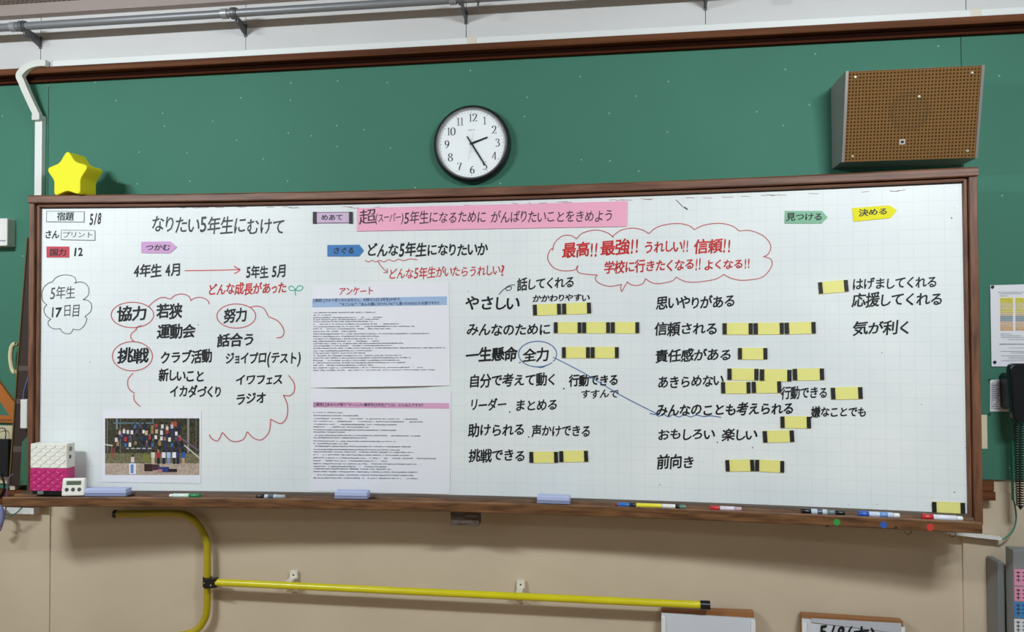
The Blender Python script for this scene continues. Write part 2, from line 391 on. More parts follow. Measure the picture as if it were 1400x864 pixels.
# ------------------------------------------------------------------ whiteboard
BX0, BX1 = -2.334, 1.217; BZ0, BZ1 = ZC-.639, ZC+.5175
wb = thing('whiteboard', 'wide curved whiteboard in brown wooden frame with pen tray, covered in handwriting', 'whiteboard', (XM, -.08, BZ0-.05))
def sweep(mb, prof, x0, x1, n=36):              # prof: closed list of (off, z) following the curved board
    vs = []; k = len(prof)
    for i in range(n+1):
        x = x0+(x1-x0)*i/n
        a = -yaw(x)
        for off, z in prof: vs.append((x, surf(x, off), z))
    fs = [(i*k+j, i*k+(j+1) % k, (i+1)*k+(j+1) % k, (i+1)*k+j) for i in range(n) for j in range(k)]
    fs += [tuple(range(k)), tuple(range(n*k, n*k+k))]
    mb.add(vs, fs); return mb
sweep(MB(), [(0, BZ0-.02), (0, BZ1+.02), (-.018, BZ1+.02), (-.018, BZ0-.02)], BX0-.01, BX1+.01, 60).build('writing_surface', BOARD, wb, smooth=True)
xo0, xo1 = BX0-.032, BX1+.038
mb = sweep(MB(), [(-.02, BZ1+.0175), (.03, BZ1+.0175), (.034, BZ1+.021), (.034, BZ1+.044), (.028, BZ1+.05), (-.02, BZ1+.05)], xo0, xo1); tr = mb.build('top_rail', FRAMEW, wb, smooth=True)
sweep(MB(), [(-.01, BZ1+.003), (.012, BZ1+.003), (.016, BZ1+.005), (.018, BZ1+.0125), (-.01, BZ1+.0125)], BX0, BX1).build('inner_bead', FRAMEW, wb, smooth=True)
sweep(MB(), [(-.01, BZ1), (.004, BZ1), (.004, BZ1+.019), (-.01, BZ1+.019)], BX0, BX1).build('joint_shade_strip', GROOVE, wb)  # dark strip behind the bead: joint gap plus painted shade along its edge
sweep(MB(), [(-.01, BZ0-.012), (.016, BZ0-.012), (.014, BZ0), (-.01, BZ0)], BX0, BX1).build('inner_bead', TRAYT, wb, smooth=True)
def upright(name, x0, x1, off0, off1, z0, z1, m, bev=.003):
    q = [(x0, surf(x0, off0)), (x1, surf(x1, off0)), (x1, surf(x1, off1)), (x0, surf(x0, off1))]
    return MB().prism([(x, y, z0) for x, y in q], (0, 0, z1-z0)).build(name, m, wb, bevel=bev)
upright('side_rail', xo0, BX0-.012, -.02, .026, BZ0-.03, BZ1+.017, FRAMEV)
upright('side_rail', BX1+.012, xo1, -.02, .026, BZ0-.03, BZ1+.017, FRAMEV)
upright('inner_bead', BX0-.010, BX0+.001, -.01, .013, BZ0-.012, BZ1+.0135, FRAMEV, .002)
upright('inner_bead', BX1-.001, BX1+.010, -.01, .013, BZ0-.012, BZ1+.0135, FRAMEV, .002)
# back box that carries the curved panel
sweep(MB(), [(-.022, BZ0-.03), (-.022, BZ1+.03), (-.034, BZ1+.03), (-.034, BZ0-.03)], BX0+.02, BX1-.02).build('back_board', FRAMEW, wb)
# pen tray
TZ = ZC-.6415; TX0, TX1 = -2.39, 1.212
sweep(MB(), [(-.03, TZ-.0375), (.115, TZ-.0375), (.12, TZ-.034), (.12, TZ-.003), (.117, TZ+.001), (.11, TZ+.001), (.108, TZ-.006), (.06, TZ-.006), (.058, TZ+.001), (.05, TZ+.001), (.048, TZ-.006), (-.03, TZ-.006)], TX0, TX1, 60).build('pen_tray', TRAYW, wb, smooth=True)
sweep(MB(), [(.016, TZ-.0055), (.0575, TZ-.0055), (.0575, TZ+.0015), (.045, TZ+.0015), (.04, TZ+.004), (.016, TZ+.004)], TX0+.01, TX1-.01, 60).build('tray_top', TRAYT, wb, smooth=True)
def traytop(px, off, h=0):                      # point on the tray groove at pixel column px
    d = ray(px, 690); y = surf(0, off)
    for _ in range(8):
        t = (y+D)/d.y; y = surf(t*d.x, off)
    return Vector(((y+D)/d.y*d.x, y, TZ-.006+h))
for px, py, m in ((1144, 714, mat('green_sticker', '#2f8f3a')), (1208, 717.5, mat('blue_sticker', '#2f57a8')), (1272, 721, mat('red_sticker', '#c93a2c'))):
    q = board(px, py, .1205); MB().lathe([(0, .001), (.0118, .001), (.0118, 0), (0, 0)], q+Vector((0, .0003, 0)), (math.sin(yaw(q.x)), -math.cos(yaw(q.x)), 0), 20).build('round_sticker', m, wb)
for px, py in ((1131, 719), (1225, 721)):
    q = board(px, py, .1205); MB().lathe([(0, .002), (.003, .0015), (.0045, 0)], q, (0, -1, 0), 12).build('screw', GROOVE, wb)
for px, py in ((1243, 729), (1304, 733)):
    q = board(px, py, .075); mb = MB(); q.z = TZ-.0375
    mb.tube([q+Vector((0, 0, 0)), q+Vector((.004, 0, -.006))]+[q+Vector((-.004+.011*math.cos(a), 0, -.014+.011*math.sin(a))) for a in [PI*.25-PI*1.25*k/8 for k in range(9)]], .0013, 6)
    mb.build('cup_hook', mat('brass_hook', '#6b4a26', metal=.6, rough=.4), wb, smooth=True)
q = wall(637, 712, -.13)
mb = MB(); mb.box((q.x-.055, surf(q.x, .075), TZ-.098), (q.x+.055, surf(q.x, .02), TZ-.0415)); lb = mb.build('latch_box', mat('worn_grey_brown', '#6e6660', rough=.5, col2='#3e2a1c', nscale=(20, 20, 90)), wb, bevel=.003)
MB().box((q.x-.07, surf(q.x, .085), TZ-.0413), (q.x+.07, surf(q.x, .02), TZ-.0377)).build('latch_plate', mat('tan_plate', '#9a8a70', rough=.4), lb)
# scuffs and specks left on the writing surface
BP = lambda o: (lambda px, py: board(px, py, o))
ink = BP(.0009)
mb = MB()
for px, py, a in ((123, 495, 1), (53, 547, 1.4), (1206, 482, 1.2), (1320, 612, 1), (1305, 673, 1.6), (1273, 691, 1), (1301, 298, 1.8), (1305, 284, .8), (1260, 553, 1.2), (640, 398, 1), (271, 444, 1.2), (1029, 612, 1.6), (902, 663, 1.3), (1160, 690, .9), (1199, 690, .9)):
    stroke(mb, ellipse(px, py, .3*a, .3*a, n=6), .6*a, ink, False)
stroke(mb, [(924, 273), (930, 279), (934, 283)], .8, ink); stroke(mb, [(935, 283), (938, 285), (940, 286.5)], 1.8, ink)
mb.build('ink_specks', INKT, wb)['kind'] = 'stuff'
mb = MB()
for i in range(46):
    a = random.uniform(95, 1250); y = 281.5 if a < 600 else 281.5-(a-600)/700*26
    if a > 560 and a < 900 or 300 < a < 360: y -= 1
    stroke(mb, [(a, y+random.uniform(1, 3)), (a+random.uniform(3, 9), y+random.uniform(1, 3)), (a+random.uniform(10, 16), y+random.uniform(1, 3))], .7, ink)
o = mb.build('worn_edge_scuffs', mat('scuff_brown', '#a58a84', rough=.6), wb); o['kind'] = 'stuff'

# ---- handwriting: (material, weight, words)
HB, HN, HT = .028, .023, 0
WR = [
 (INKB, .010, 'handwritten_heading', 'large thin black marker heading at upper left of board', [('なりたい5年生にむけて', 207, 306, 390, 310, 25)]),
 (INKB, HN, 'handwritten_note', 'black marker date beside the boxed homework card', [('5/8', 122, 301, 139, 299, 17)]),
 (INKB, HB, 'handwritten_note', 'short black marker word left of the boxed print card', [('さん', 61, 321, 81, 320, 13)]),
 (INKB, HB, 'handwritten_note', 'black marker number beside the red card', [('12', 100, 344.5, 114, 344, 13)]),
 (INKB, .026, 'handwritten_note', 'black marker words joined by a red arrow', [('4年生', 182, 371, 221, 370, 18), ('4月', 225, 370, 248, 369, 18), ('5年生', 336, 372, 367, 372, 17), ('5月', 371, 371, 392, 370, 17)]),
 (INKR, HN, 'handwritten_note', 'red marker line under the arrow', [('どんな成長があった', 284, 396, 392, 394, 17)]),
 (INKB, HB, 'handwritten_note', 'black marker keywords inside and beside the red ovals', [('協力', 160, 430, 201, 429, 20), ('若狭', 214, 426, 249, 425, 20), ('運動会', 215, 454, 267, 452, 19), ('挑戦', 161, 487, 203, 486, 20), ('努力', 306, 432, 338, 431, 19), ('話合う', 297, 466, 349, 464, 18), ('クラブ活動', 219, 489, 290, 487, 18), ('ジョイプロ(テスト)', 308, 490, 412, 489, 17), ('新しいこと', 217, 513, 280, 514, 18), ('イワフェス', 322, 520, 387, 518, 16), ('イカダづくり', 232, 535, 303, 536, 17), ('ラジオ', 322, 546, 364, 544, 17)]),
 (INKT, HT, 'handwritten_note', 'thin grey counting note inside the left cloud', [('5年生', 68, 401, 103, 399, 18), ('1', 68, 427, 76, 426, 16), ('日目', 86, 425, 110, 424, 17)]),
 (INKB, .03, 'handwritten_note', 'bold black numeral inside the left cloud', [('7', 74, 427, 86, 426, 15)]),
 (INKB, .026, 'handwritten_note', 'bold black question beside the blue arrow card', [('どんな5年生になりたいか', 501, 342, 667, 341, 19)]),
 (INKR, .012, 'handwritten_note', 'red marker question under the blue arrow card', [('どんな5年生がいたらうれしい?', 531, 375, 691, 369, 16)]),
 (INKR, HN, 'handwritten_note', 'red marker exclamations inside the speech cloud', [('最高!!', 769, 342, 818, 341, 21), ('最強!!', 821, 339, 874, 337, 21), ('うれしい!!', 880, 338, 942, 336, 18), ('信頼!!', 949, 338, 1000, 336, 20), ('学校に行きたくなる!!', 826, 366, 959, 361, 17), ('よくなる!!', 962, 363, 1026, 360, 15)]),
 (INKB, HN, 'handwritten_note', 'black marker lines in the middle column', [('やさしい', 636, 415, 710, 415, 21), ('話してくれる', 707, 390, 786, 386, 17), ('みんなのために', 638, 451, 753, 450, 18), ('自分で考えて動く', 641, 521, 761, 519, 18), ('.', 768, 527, 774, 527, 14), ('すすんで', 794, 539, 846, 538, 13), ('リーダー', 643, 554, 693, 553, 17), ('.', 694, 560, 700, 560, 12), ('まとめる', 704, 555, 763, 553, 17), ('助けられる', 640, 588, 718, 588, 18), ('.', 720, 594, 726, 594, 12), ('声かけできる', 727, 589, 808, 590, 17), ('挑戦できる', 641, 623, 719, 623, 18), ('全力', 715, 486, 751, 485, 18), ('.', 708, 492, 714, 492, 12)]),
 (INKB, .03, 'handwritten_note', 'bolder black marker words in the middle column', [('一生懸命', 637, 486, 707, 484, 19), ('行動できる', 778, 520, 846, 520, 16), ('かかわりやすい', 728, 408, 806, 407, 11)]),
 (INKB, HN, 'handwritten_note', 'black marker lines in the right column', [('思いやりがある', 897, 415, 1006, 412, 19), ('信頼される', 895, 450, 982, 449, 18), ('責任感がある', 896, 487, 1001, 485, 18), ('あきらめない', 899, 523, 989, 520, 18), ('行動できる', 1068, 538, 1132, 537, 17), ('おもしろい', 899, 594, 977, 594, 17), ('.', 978, 601, 984, 601, 12), ('楽しい', 987, 595, 1035, 594, 17), ('前向き', 898, 631, 950, 632, 19)]),
 (INKB, .028, 'handwritten_note', 'bolder black marker words in the right column', [('みんなのことも考えられる', 897, 561, 1086, 559, 18), ('嫌なことでも', 1109, 564, 1185, 563, 15)]),
 (INKB, .021, 'handwritten_note', 'black marker lines at the far right of the board', [('はげましてくれる', 1165, 389, 1282, 386, 17), ('応援してくれる', 1165, 411, 1290, 409, 19), ('気が利く', 1166, 449, 1246, 448, 19)]),
]
for m, wt, nm, lab, items in WR:
    for s, x0, y0, x1, y1, h in items:
        mb = MB(); text(mb, s, x0, y0, x1, y1, h, ink, wt); o = mb.build(nm, m, wb)
        if m is INKR: o['label'] = 'red marker handwriting'
        elif s in ('5年生', '1', '日目') and m is INKT: o['label'] = 'thin grey handwriting'
def draw(name, m, lab, strokes, w, join=False):
    if join:
        Q = []
        for s in strokes: Q += catmull(s, 6)
        mb = MB(); stroke(mb, Q, w, ink, False); mb.build(name, m, wb)['label'] = lab
    else:
        for s in strokes:
            mb = MB(); stroke(mb, s, w, ink); mb.build(name, m, wb)['label'] = lab
def zp_(pts, ox, oy, s): return [(ox+x/s, oy+y/s) for x, y in pts]
draw('drawn_cloud', INKT, 'thin grey pen cloud around the counting note', [zp_(p, 40, 360, 5.6) for p in (
    [(175, 147), (200, 112), (245, 92), (300, 90), (345, 105), (360, 140)], [(345, 153), (385, 142), (430, 155), (456, 195), (450, 245), (412, 278)],
    [(412, 278), (450, 285), (475, 315), (472, 365), (425, 408)], [(425, 408), (440, 425), (425, 470), (385, 508), (335, 503)], [(335, 503), (322, 530), (295, 540), (255, 528), (237, 501)],
    [(237, 501), (190, 502), (150, 478), (145, 445), (165, 428)], [(165, 428), (128, 400), (112, 360), (122, 330), (135, 320)], [(135, 320), (103, 285), (97, 230), (115, 180), (150, 150), (178, 143)])], .9, True)
draw('drawn_cloud', INKRT, 'thin red speech cloud around the exclamations', [zp_(p, 720, 270, 3.889) for p in (
    [(138, 283), (150, 240), (190, 205), (235, 202), (265, 220)], [(265, 220), (300, 188), (370, 173), (430, 188), (462, 212)], [(455, 208), (500, 175), (560, 163), (615, 172), (650, 192)],
    [(650, 192), (700, 155), (790, 138), (860, 148), (893, 172)], [(893, 170), (940, 148), (1020, 137), (1090, 150), (1133, 180)], [(1130, 178), (1190, 176), (1260, 205), (1298, 255), (1285, 300), (1258, 315)],
    [(1258, 313), (1300, 330), (1300, 370), (1250, 425), (1150, 440), (1090, 430), (1050, 410)], [(1050, 408), (1000, 435), (900, 450), (840, 445), (797, 424)], [(797, 422), (770, 445), (700, 458), (660, 450), (632, 430)],
    [(632, 430), (620, 455), (590, 468), (555, 463), (533, 448)], [(537, 448), (520, 475), (505, 502)], [(505, 500), (500, 480), (505, 462)], [(503, 463), (440, 472), (385, 455), (365, 430), (377, 410)],
    [(375, 412), (320, 408), (275, 398), (266, 370)], [(275, 362), (255, 385), (190, 389), (140, 370), (112, 325), (122, 285), (137, 270)])], 1.25, True)
rr = [ellipse(181, 430.5, 29, 17.3, -40, 330), ellipse(181, 487, 27.3, 20, -75, 290), ellipse(323, 432, 26.5, 16.5, -30, 335),
      [(203, 419), (212, 411), (222, 406.5), (233, 409)], [(233, 409), (240, 403.5), (250, 402), (258, 405), (261, 411)], [(260, 411), (268, 407), (277, 407), (284, 411), (286, 416)],
      [(193.6, 445), (188, 447), (185.5, 451)], [(187, 450), (180, 456), (179, 462), (184.6, 468)], [(342, 420), (352, 418.5), (361, 422), (367, 433)], [(367, 433), (380, 439), (388, 451), (386, 460), (378, 462)],
      [(182, 510), (175, 519), (176, 531), (184.5, 538)], [(183, 539), (184, 548), (192, 556)], [(394.5, 513), (402, 524), (402, 535), (396, 541), (387.5, 540)],
      [(387.5, 540), (393, 554), (392, 570), (384, 579), (370, 573)], [(370, 573), (368, 590), (358, 601), (347, 599), (338, 590)], [(338, 590), (332, 601), (317, 603), (304, 591)], [(304, 591), (298, 602), (290, 600), (286, 594)]]
draw('drawn_red_lines', INKRT, 'red marker ovals and cloud arcs around the keywords', rr, 1.35)
draw('drawn_red_arrow', INKR, 'straight red arrow between the two school years', [[(252, 370), (290, 369.5), (328, 368.5)], [(328, 368.5), (324, 366.5), (320, 364)], [(320, 364), (324, 366.5), (328, 368.5), (325, 371.5), (320, 374)]], 1.3, True)
draw('drawn_red_arrow', INKRT, 'wavy red underline with a small arrow below the bold question', [[(499, 356), (504, 358), (509, 356), (514, 358), (519, 356), (525, 358), (531, 355), (538, 357), (545, 354.5), (552, 356.5), (560, 354), (571, 355)], [(517, 357), (521, 364), (529, 372)], [(524, 372.5), (529.5, 372.5), (529, 367)]], 1.2)
draw('drawn_blue_lines', INKBL, 'blue pen oval, arrow and wavy underline', [ellipse(735, 484, 26, 17.5, 40, 395), [(735, 502), (742, 502), (747, 499)], [(756, 488), (800, 511), (850, 541), (897, 565)], [(888, 565), (895, 566.5), (897, 565)], [(896, 566), (901, 569), (907, 566), (914, 570), (920, 567), (928, 570), (936, 567), (944, 570), (952, 567.5), (962, 569.5), (972, 568.5), (986, 570.5)]], 1.2)
draw('drawn_sprout', INKG, 'small green drawing of a two leaf sprout', [[(404, 404), (403.5, 398), (404, 396), (399, 391), (395, 393), (397, 397), (404, 396.5)], [(404, 396.5), (408, 391), (414, 392), (411, 397), (404, 397)]], 1.3)
draw('drawn_curl', INKT, 'thin curled black pen line leading to a note', [[(682, 403), (687, 397), (693, 393), (699, 392), (698, 396), (693, 397), (692, 393), (698, 390), (704, 389.5)]], 1.1)

# ------------------------------------------------------------------ things held on the board
def slab(mb, pts, o0, o1, ns=1):
    """pts: pixel quad (TL, TR, BR, BL) or polygon; a plate between offsets o0 and o1 from the board"""
    if ns > 1:
        TL, TR, BR, BL = pts; top = []; bot = []
        for i in range(ns+1):
            t = i/ns; top.append((TL[0]+(TR[0]-TL[0])*t, TL[1]+(TR[1]-TL[1])*t)); bot.append((BL[0]+(BR[0]-BL[0])*t, BL[1]+(BR[1]-BL[1])*t))
        for i in range(ns):
            slab(mb, [top[i], top[i+1], bot[i+1], bot[i]], o0, o1)
        return mb
    f = [board(x, y, o1) for x, y in pts]; b = [Vector((v.x, v.y+(o1-o0), v.z)) for v in f]; n = len(f)
    return mb.add(f+b, [tuple(range(n)), tuple(range(2*n-1, n-1, -1))]+[(i, i+n, (i+1) % n+n, (i+1) % n) for i in range(n)])
def card(name, label, cat, pts, m, words, wt=.02, border=None, ns=1, group=None, o1=.002, inkm=INKB, spacing=None):
    c = sum((board(x, y, 0) for x, y in pts), Vector())/len(pts)
    t = thing(name, label, cat, c, group)
    slab(MB(), pts, 0.0012, o1, ns).build('card', m, t)
    mp = BP(o1+.0006)
    if border:
        P = pts+[pts[0]]; mb = MB()
        cx = sum(p[0] for p in pts)/len(pts); cy = sum(p[1] for p in pts)/len(pts)
        for a, b in zip(P, P[1:]):
            a, b = [(cx+(p[0]-cx)*.985, cy+(p[1]-cy)*.93) for p in (a, b)]
            stroke(mb, [a, b], .9, mp, False)
        mb.build('printed_border', border, t)
    mb = MB()
    for s, x0, y0, x1, y1, h in words: text(mb, s, x0, y0, x1, y1, h, mp, wt, slant=0 if border else .05, jit=.3)
    if words: mb.build('lettering', inkm, t)
    return t
CW = mat('white_card', '#dfe5e2', rough=.35)
card('magnet_card', 'white bordered homework card with two printed characters, topmost at board left edge', 'magnet card', [(63.5, 288), (115.5, 289), (115, 304), (63, 303.5)], CW, [('宿題', 78, 296, 101, 296, 11.5)], border=INKT)
card('magnet_card', 'small white bordered print card under the homework card', 'magnet card', [(83.5, 314), (130, 314.5), (130, 329), (83, 328)], CW, [('プリント', 85, 321, 128, 321, 9.5)], wt=.0, border=INKT)
card('magnet_card', 'small red card with dark characters at left edge of board', 'magnet card', [(63.5, 337), (94.5, 337), (94.5, 352), (63.5, 352)], mat('red_card', '#c04050', rough=.3), [('国力', 68, 345, 91, 345, 9.5)], wt=.02)
def arrowcard(label, pts, col, word, inkm=INKB, rough=.4):
    return card('arrow_card', label, 'arrow card', pts, mat('card_'+col[1:], col, rough=rough), [word], wt=.022, inkm=inkm)
arrowcard('lilac arrow-shaped card under the large black heading', [(193, 330.5), (233, 330), (242, 338), (232, 346.5), (193, 346)], '#c695c4', ('つかむ', 199, 338.5, 233, 338.5, 9.5))
arrowcard('blue arrow-shaped card left of the bold black question', [(447.5, 335), (491, 334.5), (497.5, 342.5), (491, 350.5), (447.5, 350.5)], '#2f74b4', ('さぐる', 455, 342.5, 485, 342.5, 10))
arrowcard('green arrow-shaped card right of the speech cloud', [(1073, 288.3), (1123.5, 288.3), (1131.5, 297), (1123, 305.5), (1072.5, 305.5)], '#76b08d', ('見つける', 1075, 296.5, 1125, 296.5, 11))
arrowcard('shiny yellow arrow-shaped card at upper right of board', [(1165, 284.5), (1216, 280.5), (1226.5, 287.5), (1217.5, 298), (1167, 303)], '#ece332', ('決める', 1174, 291.5, 1214, 288.5, 10), rough=.12)
t = card('title_strip', 'lilac strip card with black magnets at both ends, left of pink banner', 'magnet card', [(430, 290), (479, 289.5), (479, 305), (430, 305.5)], mat('lilac_strip', '#cbb0cd'), [('めあて', 439, 297.5, 469, 297, 9)], border=INKB)
for x in (430, 479.5): slab(MB(), [(x-2.3, 289.5), (x+2.3, 289.5), (x+2.3, 305.5), (x-2.3, 305.5)], .001, .005).build('magnet', BLACKM, t)
t = card('pink_banner', 'long pink paper banner with handwritten goal at top centre of board', 'banner', [(488, 284.5), (857.5, 275), (857, 309.5), (488, 316)], mat('pink_paper', '#efa9c3', rough=.6), [], ns=14, o1=.004)
mb = MB(); mp = BP(.0048)
for s, x0, y0, x1, y1, h in (('超', 491, 297.5, 514, 297, 21), ('(スーパー)', 513, 298, 552, 297, 14), ('5年生になるために', 552, 298, 665, 296.5, 18), ('がんばりたいことをきめよう', 671, 297, 839, 295, 18)): text(mb, s, x0, y0, x1, y1, h, mp, .004)
mb.build('handwriting', mat('brown_black_ink', '#3a2a33'), t)

# ---- yellow name strips with a black magnet at each end (names are blank)
LOCAL = True
proto = thing('name_strip', '', 'name strip', (0, 0, 0))
Wc = .112; Hc = .044
MB().box((-Wc/2, -.0026, -Hc/2), (Wc/2, -.0014, Hc/2)).build('card', YEL, proto)
for s in (-1, 1): MB().box((s*(Wc/2-.0075)-.0075, -.0052, -Hc/2+.002), (s*(Wc/2-.0075)+.0075, -.0027, Hc/2-.001)).build('magnet', BLACKM, proto)
LOCAL = False
NS = [((729, 427), (766, 425), 'lowest-left beside the small note over the second row, left of its pair', 1), ]
def strip(px0, py0, px1, py1, lab, first=[True]):
    a = board(px0, py0, 0); b = board(px1, py1, 0); c = (a+b)/2
    o = proto if first[0] else copy_tree(proto); first[0] = False
    L = math.hypot(b.x-a.x, b.y-a.y); c.y = surf(c.x, 0)
    o.location = c; o.rotation_euler = (0, math.atan2(a.z-b.z, L), yaw(c.x)); o.scale = (L/Wc, 1, 1)
    o['label'] = lab; o['category'] = 'name strip'; o['group'] = 'yellow name strips on the whiteboard'
Y = 'yellow name strip, '
for r in (
    (729, 424, 767, 422.5, Y+'left of two under the small slanted note in the middle column'), (769, 422.5, 808, 421, Y+'right of two under the small slanted note in the middle column'),
    (757.5, 448, 795, 448, Y+'left of three in the second middle-column row'), (796.5, 448, 834, 448, Y+'centre of three in the second middle-column row'), (835.5, 448, 874, 448, Y+'right of three in the second middle-column row'),
    (768.5, 482, 806.5, 482, Y+'left of two beside the blue oval'), (808, 482, 846, 482, Y+'right of two beside the blue oval'),
    (724, 625, 763, 625, Y+'left of two in the bottom middle-column row'), (765, 624, 804, 623.5, Y+'right of two in the bottom middle-column row'),
    (988, 449.5, 1029, 449.5, Y+'left of three in the second right-column row'), (1030.5, 449.5, 1071.5, 449, Y+'centre of three in the second right-column row'), (1073, 449, 1115, 448, Y+'right of three in the second right-column row'),
    (1009, 483.5, 1049, 483.5, Y+'alone in the third right-column row'),
    (994.5, 511.5, 1037, 512, Y+'left of three on the upper line of the fourth right-column row'), (1039, 512.5, 1082, 513.5, Y+'centre of three on the upper line of the fourth right-column row'), (1084, 512, 1126.5, 511.5, Y+'right of three on the upper line of the fourth right-column row'),
    (986, 530, 1026, 530, Y+'left of two on the lower line of the fourth right-column row'), (1028, 529.5, 1068, 529, Y+'right of two on the lower line of the fourth right-column row'),
    (1136, 538, 1179, 537, Y+'far right, above the short bold note'),
    (1067, 577, 1108.5, 577.5, Y+'upper one of two overlapping the sixth right-column row'), (1043, 597, 1085.5, 596, Y+'lower one of two overlapping the sixth right-column row'),
    (992, 636.5, 1031, 636, Y+'left of two in the bottom right-column row'), (1032.5, 636, 1072, 638, Y+'right of two in the bottom right-column row'),
    (1119, 394, 1159.5, 390.5, Y+'tilted one at the far right top'),
    (1274, 694, 1319, 695.5, Y+'standing on the tray at the lower right corner')):
    strip(*r)

# ---- printed sheets
def sheet(name, label, quad, words, bands, lines, seed, curl, x1full):
    rnd = random.Random(seed)
    c = board(*quad[3], 0); t = thing(name, label, 'paper sheet', c)
    TL, TR, BR, BL = quad; nx, nz = 10, 10
    def pos(u, v, o=0):
        px = (TL[0]*(1-u)+TR[0]*u)*(1-v)+(BL[0]*(1-u)+BR[0]*u)*v; py = (TL[1]*(1-u)+TR[1]*u)*(1-v)+(BL[1]*(1-u)+BR[1]*u)*v
        cu = curl*(max(0, v-.8)/.2)**2*math.sin(PI*u)+.0015*math.sin(PI*u*2)**2
        return board(px, py, .0016+cu+o)
    mb = MB(); vs = [pos(i/nx, j/nz) for j in range(nz+1) for i in range(nx+1)]
    vs2 = [v+Vector((0, .0003, 0)) for v in vs]; n = len(vs)
    fs = []
    for j in range(nz):
        for i in range(nx):
            a = j*(nx+1)+i; fs.append((a, a+1, a+nx+2, a+nx+1)); fs.append((n+a, n+a+nx+1, n+a+nx+2, n+a+1))
    mb.add(vs+vs2, fs); pp = mb.build('page', PAPER, t, smooth=True)
    def inv(px, py):                            # pixel to sheet coords (sheet is close to a rectangle)
        v = (py-(TL[1]+TR[1])/2)/(((BL[1]+BR[1])-(TL[1]+TR[1]))/2)
        for _ in range(3):
            l = TL[0]*(1-v)+BL[0]*v; r = TR[0]*(1-v)+BR[0]*v; u = (px-l)/(r-l)
            yt = TL[1]*(1-u)+TR[1]*u; yb = BL[1]*(1-u)+BR[1]*u; v = (py-yt)/(yb-yt)
        return u, v
    mp = lambda o: (lambda px, py: pos(*inv(px, py), o))
    for (x0, y0, x1, y1, tilt), m in bands:
        mb = MB(); k = 10
        vs = []
        for i in range(k+1):
            x = x0+(x1-x0)*i/k; d = tilt*i/k; vs += [mp(.0006)(x, y0+d), mp(.0006)(x, y1+d)]
        mb.add(vs, [(2*i, 2*i+1, 2*i+3, 2*i+2) for i in range(k)]); mb.build('printed_band', m, t)
    for nm, m, wt, items in words:
        mb = MB()
        for s, x0, y0, x1, y1, h in items: text(mb, s, x0, y0, x1, y1, h, mp(.0012), wt, slant=.08 if nm == 'handwriting' else 0, jit=1 if nm == 'handwriting' else 0)
        mb.build(nm, m, t)
    mb = MB(); f = mp(.0010)
    for (x, y, L, dy) in lines:
        q = x
        while q < x+L:
            wd = rnd.uniform(.6, 1.5)
            if rnd.random() > .1:
                yy = y+dy*(q-x)/200; hh = rnd.uniform(.35, .75); o = rnd.uniform(-.25, .25)
                mb.add([f(q, yy-hh+o), f(q+wd, yy-hh+o), f(q+wd, yy+hh+o), f(q, yy+hh+o)], [(0, 1, 2, 3)])
            elif rnd.random() < .12: q += rnd.uniform(2, 6)
            q += wd+rnd.uniform(.15, .5)
    o = mb.build('fine_print', PRINT, t); o['kind'] = 'stuff'
    return t, mp
def z7(x, y): return (420+x/7.0, 385+y/7.0)
L1 = [(295, 690), (320, 220), (343, 715), (362, 685), (382, 620), (407, 870), (430, 1020), (452, 800), (476, 460), (500, 1165), (524, 720), (547, 660), (570, 685), (592, 915), (614, 805), (637, 1315), (662, 620), (684, 550), (708, 900), (730, 985), (754, 925), (777, 930), (800, 625), (824, 1110), (848, 1262)]
lines1 = [(428, 385+y/7.0+.2, (e-55)/7.0, -1.0) for y, e in L1]
sheet('survey_sheet', 'upper printed survey sheet with red handwritten heading and blue band', [(426.5, 390), (613.5, 386), (615.5, 527), (424, 530)],
      [('handwriting', INKR, .012, [('アンケート', 463, 398.5, 511, 398, 12.5)]),
       ('printed_heading', mat('navy_print', '#2a3350'), .012, [('[質問1]今まで見てきたお兄さん、お姉さん(5,6年生)の中で、', 428, 411, 551, 409, 4.6), ('"すごいな!" "あんな風になりたいな!"と思ったのはどんな姿ですか?', 464, 416.5, 601, 414, 4.6)])],
      [((427, 408.5, 611, 420.3, -3.4), mat('blue_band', '#9db6d8'))], lines1, 3, .012, 0)
L2 = [(290, 222), (309, 315), (328, 680), (345, 720), (364, 560), (380, 385), (398, 565), (412, 235), (432, 705), (447, 370), (468, 545), (484, 250), (500, 640), (520, 575), (535, 655), (553, 635), (572, 800), (590, 515), (608, 710), (625, 490), (640, 520), (658, 685), (678, 665), (697, 685)]
lines2 = [(428.5, 500+y/4.548, (e-40)/4.548, 1.3) for y, e in L2]
sheet('survey_sheet', 'lower printed survey sheet with a pink band standing above the tray', [(424.5, 532.5), (616.5, 534), (615, 675.8), (423, 671)],
      [('printed_heading', mat('navy_print', '#2a3350'), .012, [('[質問2]あなたが思う"かっこいい高学年(5年生)"とは、どんな人ですか?', 429, 553, 579, 554, 4.8)])],
      [((428, 549.3, 614, 557, 1.8), mat('pink_band', '#d7a3c4'))], lines2, 5, .0, 0)

